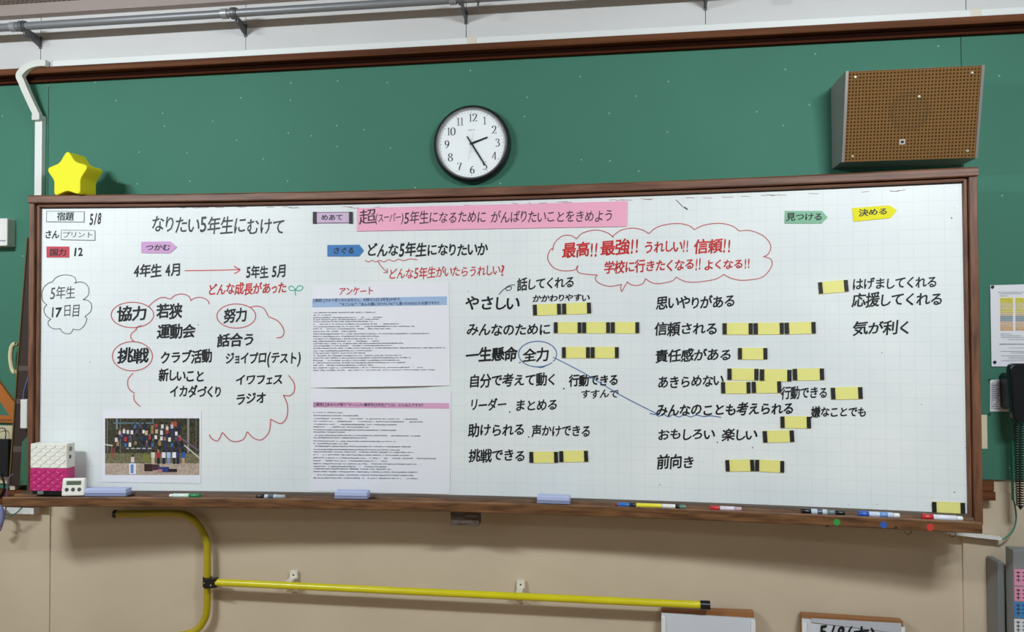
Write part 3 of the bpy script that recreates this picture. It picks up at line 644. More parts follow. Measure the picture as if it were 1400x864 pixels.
# ---- photo print
PM = mat('photo_print', '#808080', rough=.35); nt = PM.node_tree
ca = nt.nodes.new('ShaderNodeVertexColor'); ca.layer_name = 'Col'; nt.links.new(ca.outputs['Color'], nt.nodes['Principled BSDF'].inputs['Base Color'])
pt = thing('group_photo', 'printed colour photo of a crowd on playground equipment, at board lower left', 'photo', board(208, 660, 0))
slab(MB(), [(140.5, 561), (275.5, 561.5), (274.5, 661), (139, 659)], .0012, .0018, 6).build('page', PAPER, pt)
mb = MB(); rnd = random.Random(11)
def pz(x, y): return (130+x/7.51, 555+y/7.51)
def quadp(x0, y0, x1, y1, col, lay=0, sk=0):
    f = BP(.0024+lay*.00012)
    P = [pz(x0, y0), pz(x1, y0+sk), pz(x1, y1+sk), pz(x0, y1)]
    mb.add([f(*p) for p in P], [(0, 1, 2, 3)], lin(col))
nxg, nyg = 65, 39
for j in range(nyg):
    for i in range(nxg):
        x0 = 103+(1070-103)*i/nxg; x1 = 103+(1070-103)*(i+1)/nxg; y0 = 127+(708-127)*j/nyg; y1 = 127+(708-127)*(j+1)/nyg
        yy = (y0+y1)/2
        if yy < 480: c = rnd.choice(['#2c2e24', '#3a3a2a', '#46432c', '#332c24', '#25261f', '#4a4a3a', '#54492f'])
        elif yy < 590: c = rnd.choice(['#6a6a48', '#767355', '#5d6040', '#80765f'])
        else: c = rnd.choice(['#b7a392', '#ab9787', '#c0ad9d', '#b09c8b'])
        quadp(x0, y0, x1, y1, c)
for x, wd, c in ((120, 10, '#77776d'), (945, 22, '#8d8983'), (255, 8, '#75756a'), (1030, 12, '#5e5c52'), (215, 16, '#7f8f96'), (590, 10, '#7a7a80')): quadp(x, 130, x+wd, 480 if x != 215 else 240, c, 1)
quadp(190, 170, 590, 182, '#5d7f8c', 1); quadp(320, 430, 580, 442, '#b5b2ae', 1); quadp(98, 388, 180, 402, '#c9c4bb', 1, 12)
for k in range(12): quadp(830+k*20, 285+k*14, 852+k*20, 305+k*14, '#6e5f74', 2, 14); 
for k in range(8): quadp(915+k*19, 395+k*16, 936+k*19, 412+k*16, '#cdc9c4', 2, 15)
quadp(165, 410, 178, 540, '#9a4a48', 1); quadp(190, 430, 200, 530, '#9a4a48', 1); quadp(780, 160, 840, 210, '#a4503c', 1)
COLS = ['#d8d2d0', '#b33a40', '#2b3563', '#3a6fa8', '#1d1d26', '#c9ad8c', '#e6e2e0', '#5b4a6e', '#1c2b4d', '#9a7f55', '#cdb7c4', '#31394d']
def person(x, y, s, c1, c2):
    quadp(x-9*s, y-6*s, x+9*s, y+16*s, rnd.choice(['#2a211e', '#a67c66', '#33261f']), 3)
    quadp(x-15*s, y+16*s, x+15*s, y+62*s, c1, 4); quadp(x-12*s, y+62*s, x+12*s, y+112*s, c2, 3)
for row, (y, x0, x1, n) in enumerate(((185, 410, 850, 9), (235, 240, 840, 13), (300, 215, 880, 14), (360, 240, 900, 12))):
    for i in range(n): person(x0+(x1-x0)*i/(n-1)+rnd.uniform(-14, 14), y+rnd.uniform(-14, 14), rnd.uniform(.75, 1.0), rnd.choice(COLS), rnd.choice(['#22232c', '#2b3563', '#3a3a40']))
for x, c1, c2 in ((595, '#d9cfc0', '#c8b89a'), (650, '#b8303c', '#28242c'), (705, '#e4e0e4', '#232a48'), (755, '#a9c0e6', '#7f93b8'), (812, '#eaeaf0', '#2b2b30'), (850, '#3a3f66', '#25273a'), (905, '#2f57a6', '#b79a86')): person(x, 455, 1.25, c1, c2)
person(385, 505, 1.15, '#e3c9c4', '#7f9cc4'); quadp(350, 590, 420, 700, '#e6e6ee', 4); quadp(365, 600, 395, 690, '#6d8cbb', 5)
quadp(490, 500, 560, 570, '#7c7c3a', 3); quadp(505, 595, 590, 670, '#3a2626', 3); quadp(580, 600, 660, 660, '#4a3038', 4); quadp(650, 625, 760, 680, '#34407c', 4); quadp(740, 645, 840, 678, '#22222c', 4); quadp(640, 650, 690, 690, '#b47a84', 5)
pp = mb.build('printed_picture', PM, pt)

# ------------------------------------------------------------------ things on the tray
def eraser(px0, px1, label, h=.022, deep=.045, off=.103):
    a = traytop(px0, off); b = traytop(px1, off); c = (a+b)/2; L = (b-a).length
    t = thing('board_eraser', label, 'eraser', (c.x, surf(c.x, off), TZ+.0016), 'lavender board erasers')
    global LOCAL
    LOCAL = True
    MB().box((-L/2, 0, 0), (L/2, deep, h*.35)).build('felt_pad', mat('grey_felt', '#8a90ae', rough=.9), t)
    MB().box((-L/2, 0, h*.355), (L/2, deep, h)).build('body', mat('lavender_foam', '#b3bde2', rough=.6), t, bevel=.003)
    LOCAL = False
    t.rotation_euler.z = yaw(c.x)
    return t
eraser(110, 172, 'long lavender board eraser beside the white timer', .028)
eraser(457, 502, 'lavender board eraser in front of the lower survey sheet', .027)
eraser(734, 779, 'lavender board eraser on tray under the middle column', .027)
def marker(px0, px1, label, segs, r=.0085, off=.092):
    a = traytop(px0, off); b = traytop(px1, off); c = (a+b)/2; L = (b-a).length
    t = thing('whiteboard_marker', label, 'marker', (c.x, surf(c.x, off), TZ-.0055))
    global LOCAL
    LOCAL = True
    for nm, f0, f1, rr_, m in segs:
        MB().lathe([(0, 0), (r*rr_*.9, 0), (r*rr_, .0015), (r*rr_, (f1-f0)*L-.0025), (r*rr_*.9, (f1-f0)*L-.001), (0, (f1-f0)*L-.001)], (-L/2+f0*L, 0, r), (1, 0, 0), 18).build(nm, m, t, smooth=True)
    LOCAL = False
    t.rotation_euler.z = yaw(c.x)
    return t
C_ = lambda n, c: mat('pen_'+n, c, rough=.3)
marker(232, 274, 'green capped whiteboard marker at left part of the tray', [('tail', 0, .12, .8, C_('white', '#dfe3de')), ('barrel', .12, .64, 1, C_('palegreen', '#d3e2d8')), ('cap', .64, 1, 1.05, C_('green', '#1f7a4c'))])
marker(351, 390, 'black capped marker lying between photo print and survey sheets', [('cap', 0, .28, 1.05, C_('black', '#15161a')), ('barrel', .28, .72, 1, C_('greywhite', '#c3ccd3')), ('label_band', .4, .62, 1.03, C_('darkband', '#4a505c')), ('tail', .72, 1, .9, C_('smoke', '#a3a9ae'))])
marker(841, 869, 'short blue marker with dark red tip touching the yellow marker', [('tip', 0, .14, .8, C_('darkred', '#8f2a34')), ('barrel', .14, .7, 1, C_('blue', '#2f6db5')), ('cap', .7, 1, 1.05, C_('navy', '#20293c'))])
marker(870, 938, 'yellow and white marker right of the short blue one', [('barrel', 0, .52, 1, C_('yellow', '#e6d93a')), ('collar', .52, .79, 1, C_('cream', '#e6e4dc')), ('cap', .79, .87, 1.05, C_('black', '#15161a')), ('tip', .87, 1, .8, C_('darkgreen', '#5c8a78'))])
marker(971, 1014, 'red marker right of the yellow marker', [('cap', 0, .31, 1.08, C_('red', '#c02a2e')), ('barrel', .31, .78, 1, C_('pinkwhite', '#dccfd8')), ('tail', .78, 1, .9, C_('smokepink', '#c1a5a8'))])
marker(1095, 1155, 'black double ended marker above the green sticker', [('cap', 0, .23, 1.05, C_('black', '#15161a')), ('barrel', .23, .6, 1.08, C_('paleblue', '#b9cbd6')), ('label_band', .36, .5, 1.1, C_('darkband', '#4a505c')), ('collar', .6, .78, 1, C_('greypen', '#6f757a')), ('cap', .78, 1, .9, C_('black', '#15161a'))], r=.0098)
marker(1173, 1230, 'blue capped whiteboard marker above the blue sticker', [('cap', 0, .26, 1.08, C_('royalblue', '#2c56b0')), ('barrel', .26, .84, 1, C_('bluewhite', '#c9d2e4')), ('label_band', .5, .72, 1.03, C_('lightblueband', '#6f93cf')), ('tail', .84, 1, .85, C_('white', '#dfe3de'))], r=.0098)
marker(1260, 1316, 'red capped whiteboard marker above the red sticker', [('cap', 0, .28, 1.08, C_('red', '#c02a2e')), ('barrel', .28, .85, 1, C_('redwhite', '#d9dbe4')), ('tail', .85, 1, .85, C_('white', '#dfe3de'))], r=.0098)

# digital timer
a = traytop(84, .113); b = traytop(114, .113)
tm = thing('digital_timer', 'small white digital timer with grey display and three round buttons on the tray', 'timer', ((a.x+b.x)/2, surf((a.x+b.x)/2, .113), TZ+.0035))
LOCAL = True
Wt = (b-a).length; Ht = .070
tm.rotation_euler = (math.radians(-8), 0, yaw(tm.location.x)+.1)
MB().box((-Wt/2, 0, 0), (Wt/2, .018, Ht)).build('body', mat('ivory_plastic', '#e6e5db', rough=.35), tm, bevel=.006)
MB().box((-Wt*.30, -.0015, Ht*.62), (Wt*.33, .001, Ht*.84)).build('display', mat('lcd_grey_green', '#5c6a58', rough=.2), tm, bevel=.0008)
for k in (-.27, 0, .27): MB().lathe([(0, .002), (.0065, .002), (.0078, 0), (.0078, -.001)], (k*Wt, 0, Ht*.36), (0, -1, 0), 18).build('button', mat('dark_grey_button', '#4b4d50', rough=.4), tm)
LOCAL = False

# white and pink box with scallop relief
a = board(41, 670, .09); b = board(95.5, 670, .09)
bx = thing('scalloped_box', 'white over magenta plastic box with scallop relief at the left end of the tray', 'box', (a.x, surf(a.x, .09), TZ+.0045))
Wb = wall(94-4.5, 650, a.y).x-a.x; zt = board(41, 606.5, .09).z-bx.location.z; zm = board(41, 640, .09).z-bx.location.z; z0 = board(41, 671, .09).z-bx.location.z
bx.rotation_euler.z = yaw(a.x)*.4
LOCAL = True
Db = .05
MGT = mat('magenta_plastic', '#c02a72', rough=.35); IVO = mat('ivory_plastic', '#e6e5db')
MB().box((.006, .006, 0), (Wb-.006, Db-.006, z0+.001)).build('base', BLACK, bx)
MB().box((.03, .001, .002), (.055, .006, z0+.001)).build('connector', mat('grey_plug', '#8d9094', rough=.4, metal=.5), bx)
lo = MB().box((0, 0, z0), (Wb, Db, zm-.0005)).build('lower_shell', MGT, bx, bevel=.002)
hi = MB().box((0, 0, zm), (Wb, Db, zt)).build('upper_shell', IVO, bx, bevel=.003)
for par, m, za, zb in ((lo, MGT, z0, zm), (hi, IVO, zm, zt)):
    mb = MB(); rows = 6; dz = (zb-za-.006)/rows; cwid = Wb*.25
    for r_ in range(rows):
        for i in range(-1, 5):
            cx = (i+.5*(r_ % 2)+.25)*cwid; zc = zb-.004-r_*dz
            P = [(cx+cwid*.5*math.cos(t), -.0008, zc-.36*cwid*abs(math.sin(t))) for t in [PI*k/8 for k in range(9)]]
            P = [p for p in P if .002 < p[0] < Wb-.002 and p[2] > za+.001]
            if len(P) > 2: mb.tube(P, .0013, 6)
    mb.build('scallop_relief', m, par, smooth=True)['kind'] = 'stuff'
MB().lathe([(0, .0015), (.0085, .0015), (.0095, 0), (.0095, -.001)], (Wb, Db*.45, zt-.022), (1, 0, 0), 18).build('side_dial', mat('dial_grey', '#8b877b', rough=.4), bx)
MB().box((Wb-.001, Db*.3, zt-.06), (Wb+.0012, Db*.48, zt-.046)).build('side_switch', BLACK, bx)
LOCAL = False

# star ornament, plain
q = wall(102, 262, -.17)
LOCAL = True
st = thing('star_cushion', 'plain yellow five-pointed foam star standing on top left of the whiteboard frame', 'star', (q.x, -.215, BZ1+.05))
hs = 60/F*(D-.2)/.935*1.0
pts = []
R1, R2 = hs*.60, hs*.36
for k in range(10):
    a = PI/2+k*PI/5; r = (R1 if k % 2 == 0 else R2); pts.append((r*math.cos(a), r*math.sin(a)))
sm = []
for k in range(10):                            # rounded tips, soft notches
    p0, p1, p2 = (Vector(pts[(k+j) % 10]) for j in (-1, 0, 1)); f = .36 if k % 2 == 0 else .22
    a_, b_ = p1+(p0-p1)*f, p1+(p2-p1)*f
    for t in (0, .25, .5, .75, 1): sm.append(a_*(1-t)**2+p1*2*t*(1-t)+b_*t*t)
zmin = min(p.y for p in sm)
MB().prism([(p.x*1.06, 0, p.y-zmin) for p in sm], (0, .085, 0)).build('foam_body', mat('yellow_foam', '#e8e21c', rough=.7), st, smooth=False, bevel=.0035)
st.rotation_euler.z = -.12
LOCAL = False

# ------------------------------------------------------------------ wall clock
ccx = wall(644.5, 196, -.045); RC = .1575
ck = thing('wall_clock', 'round wall clock with dark rim and white dial hanging above the whiteboard', 'clock', (ccx.x, -.012, ccx.z))
cz = (ccx.x, -.0122, ccx.z); AX = (0, -1, 0)
MB().lathe([(RC-.014, 0), (RC, 0), (RC, .018), (RC-.002, .028), (RC-.008, .036), (RC-.013, .039), (RC-.017, .038), (RC-.0175, .030), (RC-.0175, .012)], cz, AX, 72).build('rim', mat('gunmetal_rim', '#4a4e52', rough=.22, metal=.8), ck, smooth=True)
MB().lathe([(RC-.0135, .0385), (RC-.0145, .0405), (RC-.019, .0402), (RC-.0225, .032), (RC-.0225, .025), (RC-.0135, .025)], cz, AX, 72).build('inner_ring', mat('silver_ring', '#a5a6a8', rough=.25, metal=.8), ck, smooth=True)
MB().lathe([(0, .0285), (RC-.021, .0285), (RC-.021, .02), (0, .02)], cz, AX, 64).build('dial', mat('clock_dial', '#eceff0', rough=.6), ck)
RF = RC-.0225
def dial(x, z, h=.0291): return Vector((cz[0]+x*.985, cz[1]-h, cz[2]+z))
DIG = {'0': [[(.3, 1), (.08, .85), (.02, .5), (.08, .15), (.3, 0), (.52, .15), (.58, .5), (.52, .85), (.3, 1)]],
       '1': [[(.12, .86), (.3, .98)], [(.3, 1), (.3, 0)], [(.1, .02), (.5, .02)]],
       '2': [[(.06, .74), (.12, .94), (.32, 1), (.5, .9), (.52, .7), (.38, .42), (.05, .03)], [(.05, .04), (.56, .04)], [(.56, .0), (.57, .16)]],
       '3': [[(.06, .82), (.16, .97), (.34, .99), (.48, .86), (.42, .64), (.24, .54)], [(.24, .54), (.48, .46), (.55, .26), (.42, .05), (.2, 0), (.05, .12)]],
       '4': [[(.44, 1), (.03, .3)], [(.02, .28), (.6, .28)], [(.44, 1), (.44, 0)], [(.28, .02), (.58, .02)]],
       '5': [[(.14, .97), (.54, .97)], [(.14, .97), (.1, .58)], [(.1, .56), (.3, .62), (.5, .5), (.54, .28), (.4, .05), (.2, 0), (.05, .1)]],
       '6': [[(.5, .95), (.28, .85), (.08, .55), (.06, .25), (.2, .02), (.4, .02), (.54, .2), (.5, .45), (.32, .58), (.1, .42)]],
       '7': [[(.04, .96), (.56, .96)], [(.56, .96), (.36, .55), (.22, 0)], [(.04, .96), (.03, .8)]],
       '8': [[(.3, .54), (.1, .68), (.1, .88), (.3, 1), (.5, .88), (.5, .68), (.3, .54)], [(.3, .54), (.06, .4), (.06, .12), (.3, 0), (.54, .12), (.54, .4), (.3, .54)]],
       '9': [[(.1, .05), (.32, .15), (.52, .45), (.54, .75), (.4, .98), (.2, .98), (.06, .8), (.1, .55), (.28, .42), (.5, .58)]]}
mb = MB()
for hnum in range(1, 13):
    a = PI/2-hnum*PI/6; s = str(hnum); rr = RF*.775; H = .031; w0 = len(s)*.6*H*.62*1.12
    cx, cy = rr*math.cos(a), rr*math.sin(a)
    for k, d in enumerate(s):
        ox = cx-w0/2+k*.0175*(1 if s != '11' else .85)+(.0 if s != '11' else .002); oy = cy-H/2
        for P in DIG[d]:
            stroke(mb, [(ox+x*H*.95, oy+y*H) for x, y in P], .003, lambda x, z: dial(x, z), smooth=len(P) > 2, n=5, wf=lambda dx, dy: .0017+.0032*dy*dy)
mb.build('numerals', mat('dial_black', '#2b2f36'), ck)
mb = MB()
for k in range(60):
    a = PI/2-k*PI/30; big = k % 5 == 0; r = RF*.945; s = .0017 if big else .0008
    c = (r*math.cos(a), r*math.sin(a)); ca_, sa = math.cos(a), math.sin(a); l = s*(1 if big else 2)
    P = [(c[0]+ca_*u*l-sa*v*s, c[1]+sa*u*l+ca_*v*s) for u, v in ((-1, -1), (1, -1), (1, 1), (-1, 1))]
    mb.add([dial(*p) for p in P], [(0, 1, 2, 3)])
mb.build('minute_marks', mat('dial_grey_marks', '#6b7078'), ck)
mb = MB(); text(mb, 'CASIO', -.014, -.055, .014, -.055, .0052, lambda x, y: dial(x, -y), .03, slant=0, jit=0)
for P in ([(-.015, -.033), (.017, -.033)],): stroke(mb, P, .0008, lambda x, z: dial(x, z), False)
stroke(mb, [(-.003, -.027), (0, -.024), (.003, -.027)], .0008, lambda x, z: dial(x, z), False)
mb.build('dial_lettering', mat('dial_grey_marks', '#6b7078'), ck)
def hand(name, ang, L, tail, w0, w1, h, m, th=.0012):
    a = math.radians(90-ang); u = Vector((math.cos(a), math.sin(a))); n = Vector((-u.y, u.x))
    P = [u*-tail+n*w0*.6, u*-tail-n*w0*.6, u*(L*.12)-n*w0, u*L-n*w1, u*L+n*w1, u*(L*.12)+n*w0]
    MB().prism([dial(p.x, p.y, h) for p in P], (0, -th, 0)).build(name, m, ck)
hand('hour_hand', 71, .070, .008, .0042, .0030, .0305, BLACK)
hand('minute_hand', 148, .107, .035, .0034, .0024, .0325, BLACK)
hand('second_hand', 190, .068, .04, .0006, .0004, .034, mat('silver_hand', '#b8bcc0', rough=.3, metal=.5), .0006)
MB().lathe([(0, .0365), (.004, .0365), (.005, .027)], cz, AX, 20).build('hub', BLACK, ck)
gm = mat('clock_glass', '#ffffff', rough=.05); gn = gm.node_tree
gg = gn.nodes.new('ShaderNodeBsdfGlossy'); gg.inputs['Roughness'].default_value = .05; gt = gn.nodes.new('ShaderNodeBsdfTransparent'); gx = gn.nodes.new('ShaderNodeMixShader'); gl = gn.nodes.new('ShaderNodeFresnel'); gl.inputs[0].default_value = 1.12
gn.links.new(gl.outputs[0], gx.inputs[0]); gn.links.new(gt.outputs[0], gx.inputs[1]); gn.links.new(gg.outputs[0], gx.inputs[2]); gn.links.new(gx.outputs[0], gn.nodes['Material Output'].inputs[0])
MB().lathe([(0, .0392), (RF+.001, .0382), (RF+.001, .0376), (0, .0386)], cz, AX, 64).build('glass', gm, ck, smooth=True)

# ------------------------------------------------------------------ loudspeaker
zt_, zb_ = ZC+.929, ZC+.6165
sx0, sx1 = .8275, 1.291
ls = thing('loudspeaker', 'grey wedge-shaped loudspeaker with brown woven front above right end of whiteboard', 'loudspeaker', (1.056, -.012, zb_))
ZL = zb_; th_ = .2; tb = .135
CAB = mat('grey_speaker_cabinet', '#8a8c88', rough=.5, noise=.08, nscale=(6, 6, 6)); TRM = mat('aluminium_trim', '#8b8782', rough=.35, metal=.4)
mb = MB(); mb.prism([(sx0, -.0122, zt_), (sx0, -th_+.008, zt_), (sx0, -tb+.008, zb_), (sx0, -.0122, zb_-.0)], (sx1-sx0, 0, 0)); mb.build('cabinet', CAB, ls)
tv = Vector((0, -(th_-tb), zt_-zb_)); tn = Vector((0, -tv.z, -(th_-tb))).normalized()   # outward normal of tilted front
def fr(x, s, d=0): return Vector((x, -tb+.008, zb_))+tv*s+tn*d
mb = MB(); mb.prism([fr(sx0+.010, .004, .001), fr(sx1-.010, .004, .001), fr(sx1-.010, .996, .001), fr(sx0+.010, .996, .001)], tn*.0065); mb.build('grille', GRILLE, ls)
for x in (sx0, sx1-.0095): mb = MB(); mb.prism([fr(x, 0, .0005), fr(x+.0095, 0, .0005), fr(x+.0095, 1, .0005), fr(x, 1, .0005)], tn*.010); mb.build('edge_trim', TRM, ls)
for x, s in ((.864, .06), (.861, .93), (1.255, .08), (1.252, .92), (1.081, .69)): MB().lathe([(0, .005), (.004, .0045), (.0058, .002), (.006, 0)], fr(x, s, .0077), tn, 14).build('screw', STEEL, ls, smooth=True)
c = fr(1.033, .205, .0077); MB().prism([c+Vector((-.0095, 0, 0))+tv*-.028, c+Vector((.0095, 0, 0))+tv*-.028, c+Vector((.0095, 0, 0))+tv*.028, c+Vector((-.0095, 0, 0))+tv*.028], tn*.002).build('badge', mat('badge_silver', '#c3c0ba', rough=.3), ls)
MB().prism([c+Vector((-.005, 0, 0))+tv*-.014+tn*.0021, c+Vector((.005, 0, 0))+tv*-.014+tn*.0021, c+Vector((.005, 0, 0))+tv*.014+tn*.0021, c+Vector((-.005, 0, 0))+tv*.014+tn*.0021], tn*.0006).build('badge_print', BLACK, ls)

# ------------------------------------------------------------------ yellow pipes below
YP = mat('yellow_paint', '#d8cc1a', rough=.3, noise=.12, nscale=(9, 9, 9)); YPO = mat('old_yellow_paint', '#b3a116', rough=.35, noise=.15, nscale=(9, 9, 9))
yp = thing('bent_pipe', 'dull yellow bent pipe with rounded corners fixed to the wall under the tray', 'pipe', (-1.7, -.04, ZC-1.2))
P = catmull([(160, 702.5), (200, 702), (238, 702), (258, 706), (273, 720), (282, 740), (283.5, 760), (283.5, 800), (283, 832), (279, 848), (266, 863), (240, 869), (200, 870)], 5)
MB().tube([wall(x, y, -.04) for x, y in P], .0145, 16).build('pipe', YPO, yp, smooth=True)
q = wall(158, 702.5, -.04); MB().tube([q-Vector((.006, 0, 0)), q+Vector((.004, 0, 0))], .0168, 16).build('end_cap', BLACK, yp)
yb = thing('handle_bar', 'bright yellow straight bar with black end cap running across the beige wall', 'bar', (-.65, -.075, ZC-1.03))
p0 = wall(296, 796, -.075); p1 = wall(958, 827, -.075); zz = (p0.z+p1.z)/2
MB().tube([(p0.x, -.075, p0.z), (p1.x, -.075, p1.z)], .0142, 18).build('bar', YP, yb, smooth=True)
MB().tube([(p1.x-.002, -.075, p1.z), (p1.x+.034, -.075, p1.z)], .017, 18).build('end_cap', BLACK, yb, smooth=True)
q = wall(283.5, 795, -.04)
mb = MB(); mb.tube([(q.x, -.04, q.z-.02), (q.x, -.04, q.z+.02)], .0185, 16)
mb.prism([(q.x+.005, -.05, q.z-.019), (p0.x+.004, -.066, p0.z-.019), (p0.x+.004, -.066, p0.z+.019), (q.x+.005, -.05, q.z+.019)], (0, -.022, 0)); jt = mb.build('joint_clamp', BLACK, yb)
for dx in (-.005, .035): MB().lathe([(0, .003), (.003, .003), (.004, 0)], (q.x+dx+.004, -.06 if dx < 0 else -.083, q.z), AX, 10).build('screw', STEEL, jt)
CRM = mat('cream_metal', '#e0d9c8', rough=.4)
for px, py in ((395, 801), (710, 815)):
    q = wall(px, py, -.06)
    mb = MB(); mb.box((q.x-.016, -.0155, q.z+.012), (q.x+.016, -.0005, q.z+.045)); mb.box((q.x-.012, -.062, q.z+.0145), (q.x+.012, -.0154, q.z+.021)); h_ = mb.build('upper_clip', CRM, yb)
    mb = MB(); mb.box((q.x-.016, -.0155, q.z-.04), (q.x+.014, -.0005, q.z-.018)); mb.box((q.x-.012, -.062, q.z-.024), (q.x+.012, -.0154, q.z-.019)); mb.build('lower_clip', CRM, yb)
    MB().lathe([(0, .001), (.0035, .001), (.0035, 0)], (q.x, -.0156, q.z+.03), AX, 10).build('screw_hole', GROOVE, h_)

# ------------------------------------------------------------------ small whiteboards at the bottom
def slate(label, q, words, extra):
    TL, TR = wall(*q[0], -.05), wall(*q[1], -.05); z0 = TL.z-.26
    t = thing('small_whiteboard', label, 'small whiteboard', ((TL.x+TR.x)/2, -.0122, z0)); dz = TR.z-TL.z
    MB().prism([(TL.x, -.012, z0), (TR.x, -.012, z0+dz), (TR.x, -.012, TR.z), (TL.x, -.012, TL.z)], (0, -.035, 0)).build('wood_back', mat('pale_brown_wood', '#96653c', rough=.5), t)
    e = extra
    MB().prism([(TL.x-.002, -.0475, z0), (TR.x+.002, -.0475, z0+dz), (TR.x+.002, -.0475, TR.z-.02), (TL.x-.002, -.0475, TL.z-.012)], (0, -.006, 0)).build('panel', mat('small_board_white', '#cfd4dc', rough=.3), t)
    for x in (TL.x-.003, TR.x-.013): MB().box((x, -.057, z0), (x+.016, -.0538, TL.z-.026)).build('edge_strip', mat('edge_white', '#e3e4e3', rough=.4), t)
    if e: MB().prism([(TL.x+.03, -.054, TL.z-.008), (TR.x-.01, -.054, TR.z-.004), (TR.x-.01, -.054, TR.z-.04), (TL.x+.03, -.054, TL.z-.022)], (0, -.004, 0)).build('pen_ledge', mat('ledge_grey', '#b9bcc4', rough=.4), t)
    if words:
        mb = MB(); text(mb, *words, lambda x, y: wall(x, y, -.0592 if e else -.0545), .02); mb.build('handwriting', INKB, t)
slate('blank small whiteboard at the bottom edge just right of the yellow bar end', ((905, 833), (1031, 838)), None, False)
slate('small whiteboard with handwritten date at the bottom edge, further right', ((1097, 841), (1235, 850)), ('5/8(木)', 1119, 864, 1198, 868, 20), True)

# ------------------------------------------------------------------ left edge
q0 = wall(-22, 299, -.06); q1 = wall(9.5, 336, -.06)
wd = thing('wall_device', 'white plastic wall box at the left edge of the photo on green panel', 'wall box', ((q0.x+q1.x)/2, -.0122, q1.z))
MB().box((q0.x, -.012, q1.z), (q1.x, -.06, q0.z)).build('casing', WPLAS, wd, bevel=.004)
mb = MB(); a = wall(3, 330, -.061)
for k in range(4): mb.box((a.x+k*.007-.01, -.061, a.z), (a.x+k*.007-.006, -.0601, a.z+.006))
mb.build('printed_mark', PRINT, wd)
ss = thing('set_square', 'large orange wooden set square hanging on green panel at left edge', 'set square', wall(0, 578, -.03))
OR = mat('orange_wood', '#b56a28', rough=.4, noise=.15, nscale=(8, 8, 30))
def px_prism(mb, pts, y, dep): return mb.prism([wall(a, b, y) for a, b in pts], (0, dep, 0))
px_prism(MB(), [(-90, 417), (-68, 431), (24, 557), (24, 578), (13, 568)], -.026, .012).build('sloping_arm', OR, ss)
px_prism(MB(), [(-90, 563), (14, 568.5), (24, 578.5), (-90, 574)], -.0265, .0125).build('bottom_arm', OR, ss)
px_prism(MB(), [(-90, 420), (-72, 433), (-72, 563), (-90, 563)], -.026, .012).build('upright_arm', OR, ss)
mb = MB()
for k in range(14): px_prism(mb, [(-20+k*2.6, 576), (-19.2+k*2.6, 576), (-19.2+k*2.6, 572.8), (-20+k*2.6, 572.8)], -.0272, .0004)
mb.build('scale_marks', GROOVE, ss)['kind'] = 'stuff'
# dark tall folded panel behind the left end of the whiteboard
dp = thing('leaning_panel', 'tall dark brown panel leaning behind the left end of the whiteboard', 'panel', wall(26, 662, -.05))
px_prism(MB(), [(38, 326), (43, 326), (46, 664), (13.5, 664), (24.5, 500)], -.055, .015).build('panel', mat('dark_brown_panel', '#3a2a22', rough=.4, noise=.2, nscale=(6, 6, 2)), dp)
mb = MB(); a = [wall(37.3, 324, -.057), wall(24, 500, -.057), wall(12.8, 662, -.057)]; mb.tube(a, .0032, 6); mb.build('edge_strip', mat('dull_gold_edge', '#7d6a3a', rough=.4, metal=.3), dp)
for y0, y1 in ((500, 507), (545, 552), (610, 618)):
    x0 = 24.5+(500-y0)*11/164.0
    px_prism(MB(), [(x0+1, y0), (40, y0), (40, y1), (x0+.5, y1)], -.0575, .002).build('cross_band', mat('grey_band', '#5a4d48', rough=.4), dp)
hd = thing('curved_handle', 'cream curved handle standing out left of the tall dark panel', 'handle', wall(15, 490, -.05))
P = catmull([(21.5, 470.5), (18.5, 471), (15.5, 477), (14.5, 490), (16.5, 503), (19, 508.5), (21, 508.5)], 5)
P = [(x, y) for x, y in P]; MB().tube([wall(x, y, -.05) for x, y in P], .0095, 12).build('grip', mat('cream_plastic', '#d8d0a4', rough=.4), hd, smooth=True)
for y in (470.5, 508.5):
    q = wall(20.5, y, -.05); MB().tube([q, Vector((q.x-.002, -.0125, q.z))], .008, 10).build('foot', mat('cream_plastic', '#d8d0a4'), hd)
ps = thing('power_strip', 'white power strip hanging in the gap behind the left end of whiteboard', 'power strip', wall(33, 587, -.06))
q0 = wall(27.5, 546, -.085); q1 = wall(36.5, 586, -.085); MB().box((q0.x, -.085, q1.z), (q1.x, -.0585, q0.z)).build('casing', WPLAS, ps, bevel=.004)
MB().tube([wall(32, 546, -.07), wall(33, 535, -.07), wall(36, 525, -.068), wall(39, 515, -.066)], .004, 8).build('cord', mat('blue_grey_cord', '#5b5a86', rough=.5), ps, smooth=True)
gs = px_prism(MB(), [(30, 604), (38, 596), (38, 663), (27, 663)], -.075, .012).build('green_folder', mat('green_plastic', '#3a6a50', rough=.5), None, origin=wall(33, 663, -.06))
tag(gs, 'green board edge wedged behind the lower left end of the whiteboard', 'board')
px0 = wall(-30, 582, -.05); px1 = wall(20, 664, -.05)
sh = thing('pale_shelf_box', 'cream slatted box at left edge behind the black device', 'box', (px0.x, -.0125, px1.z))
for k in range(4):
    zz0 = px1.z+(px0.z-px1.z)*k/4; MB().box((px0.x, -.02, zz0+.002), (wall(12.5, 600, -.05).x, -.013, zz0+(px0.z-px1.z)/4-.002)).build('slat', mat('cream_slat', '#cfc4a4', rough=.5), sh)
bd = thing('black_device', 'black boxy device with cables at the left edge above the brown ledge', 'device', wall(0, 660, -.1))
q0 = wall(-25, 600, -.048); q1 = wall(11, 652, -.048)
MB().box((q0.x, -.048, q1.z), (q1.x, -.028, q0.z)).build('casing', BLACK, bd, bevel=.004)
MB().tube([wall(a, b, -.038) for a, b in catmull([(7, 601), (8, 594), (7, 587), (3, 585), (-4, 587)], 5)], .002, 8).build('cable', BLACK, bd, smooth=True)
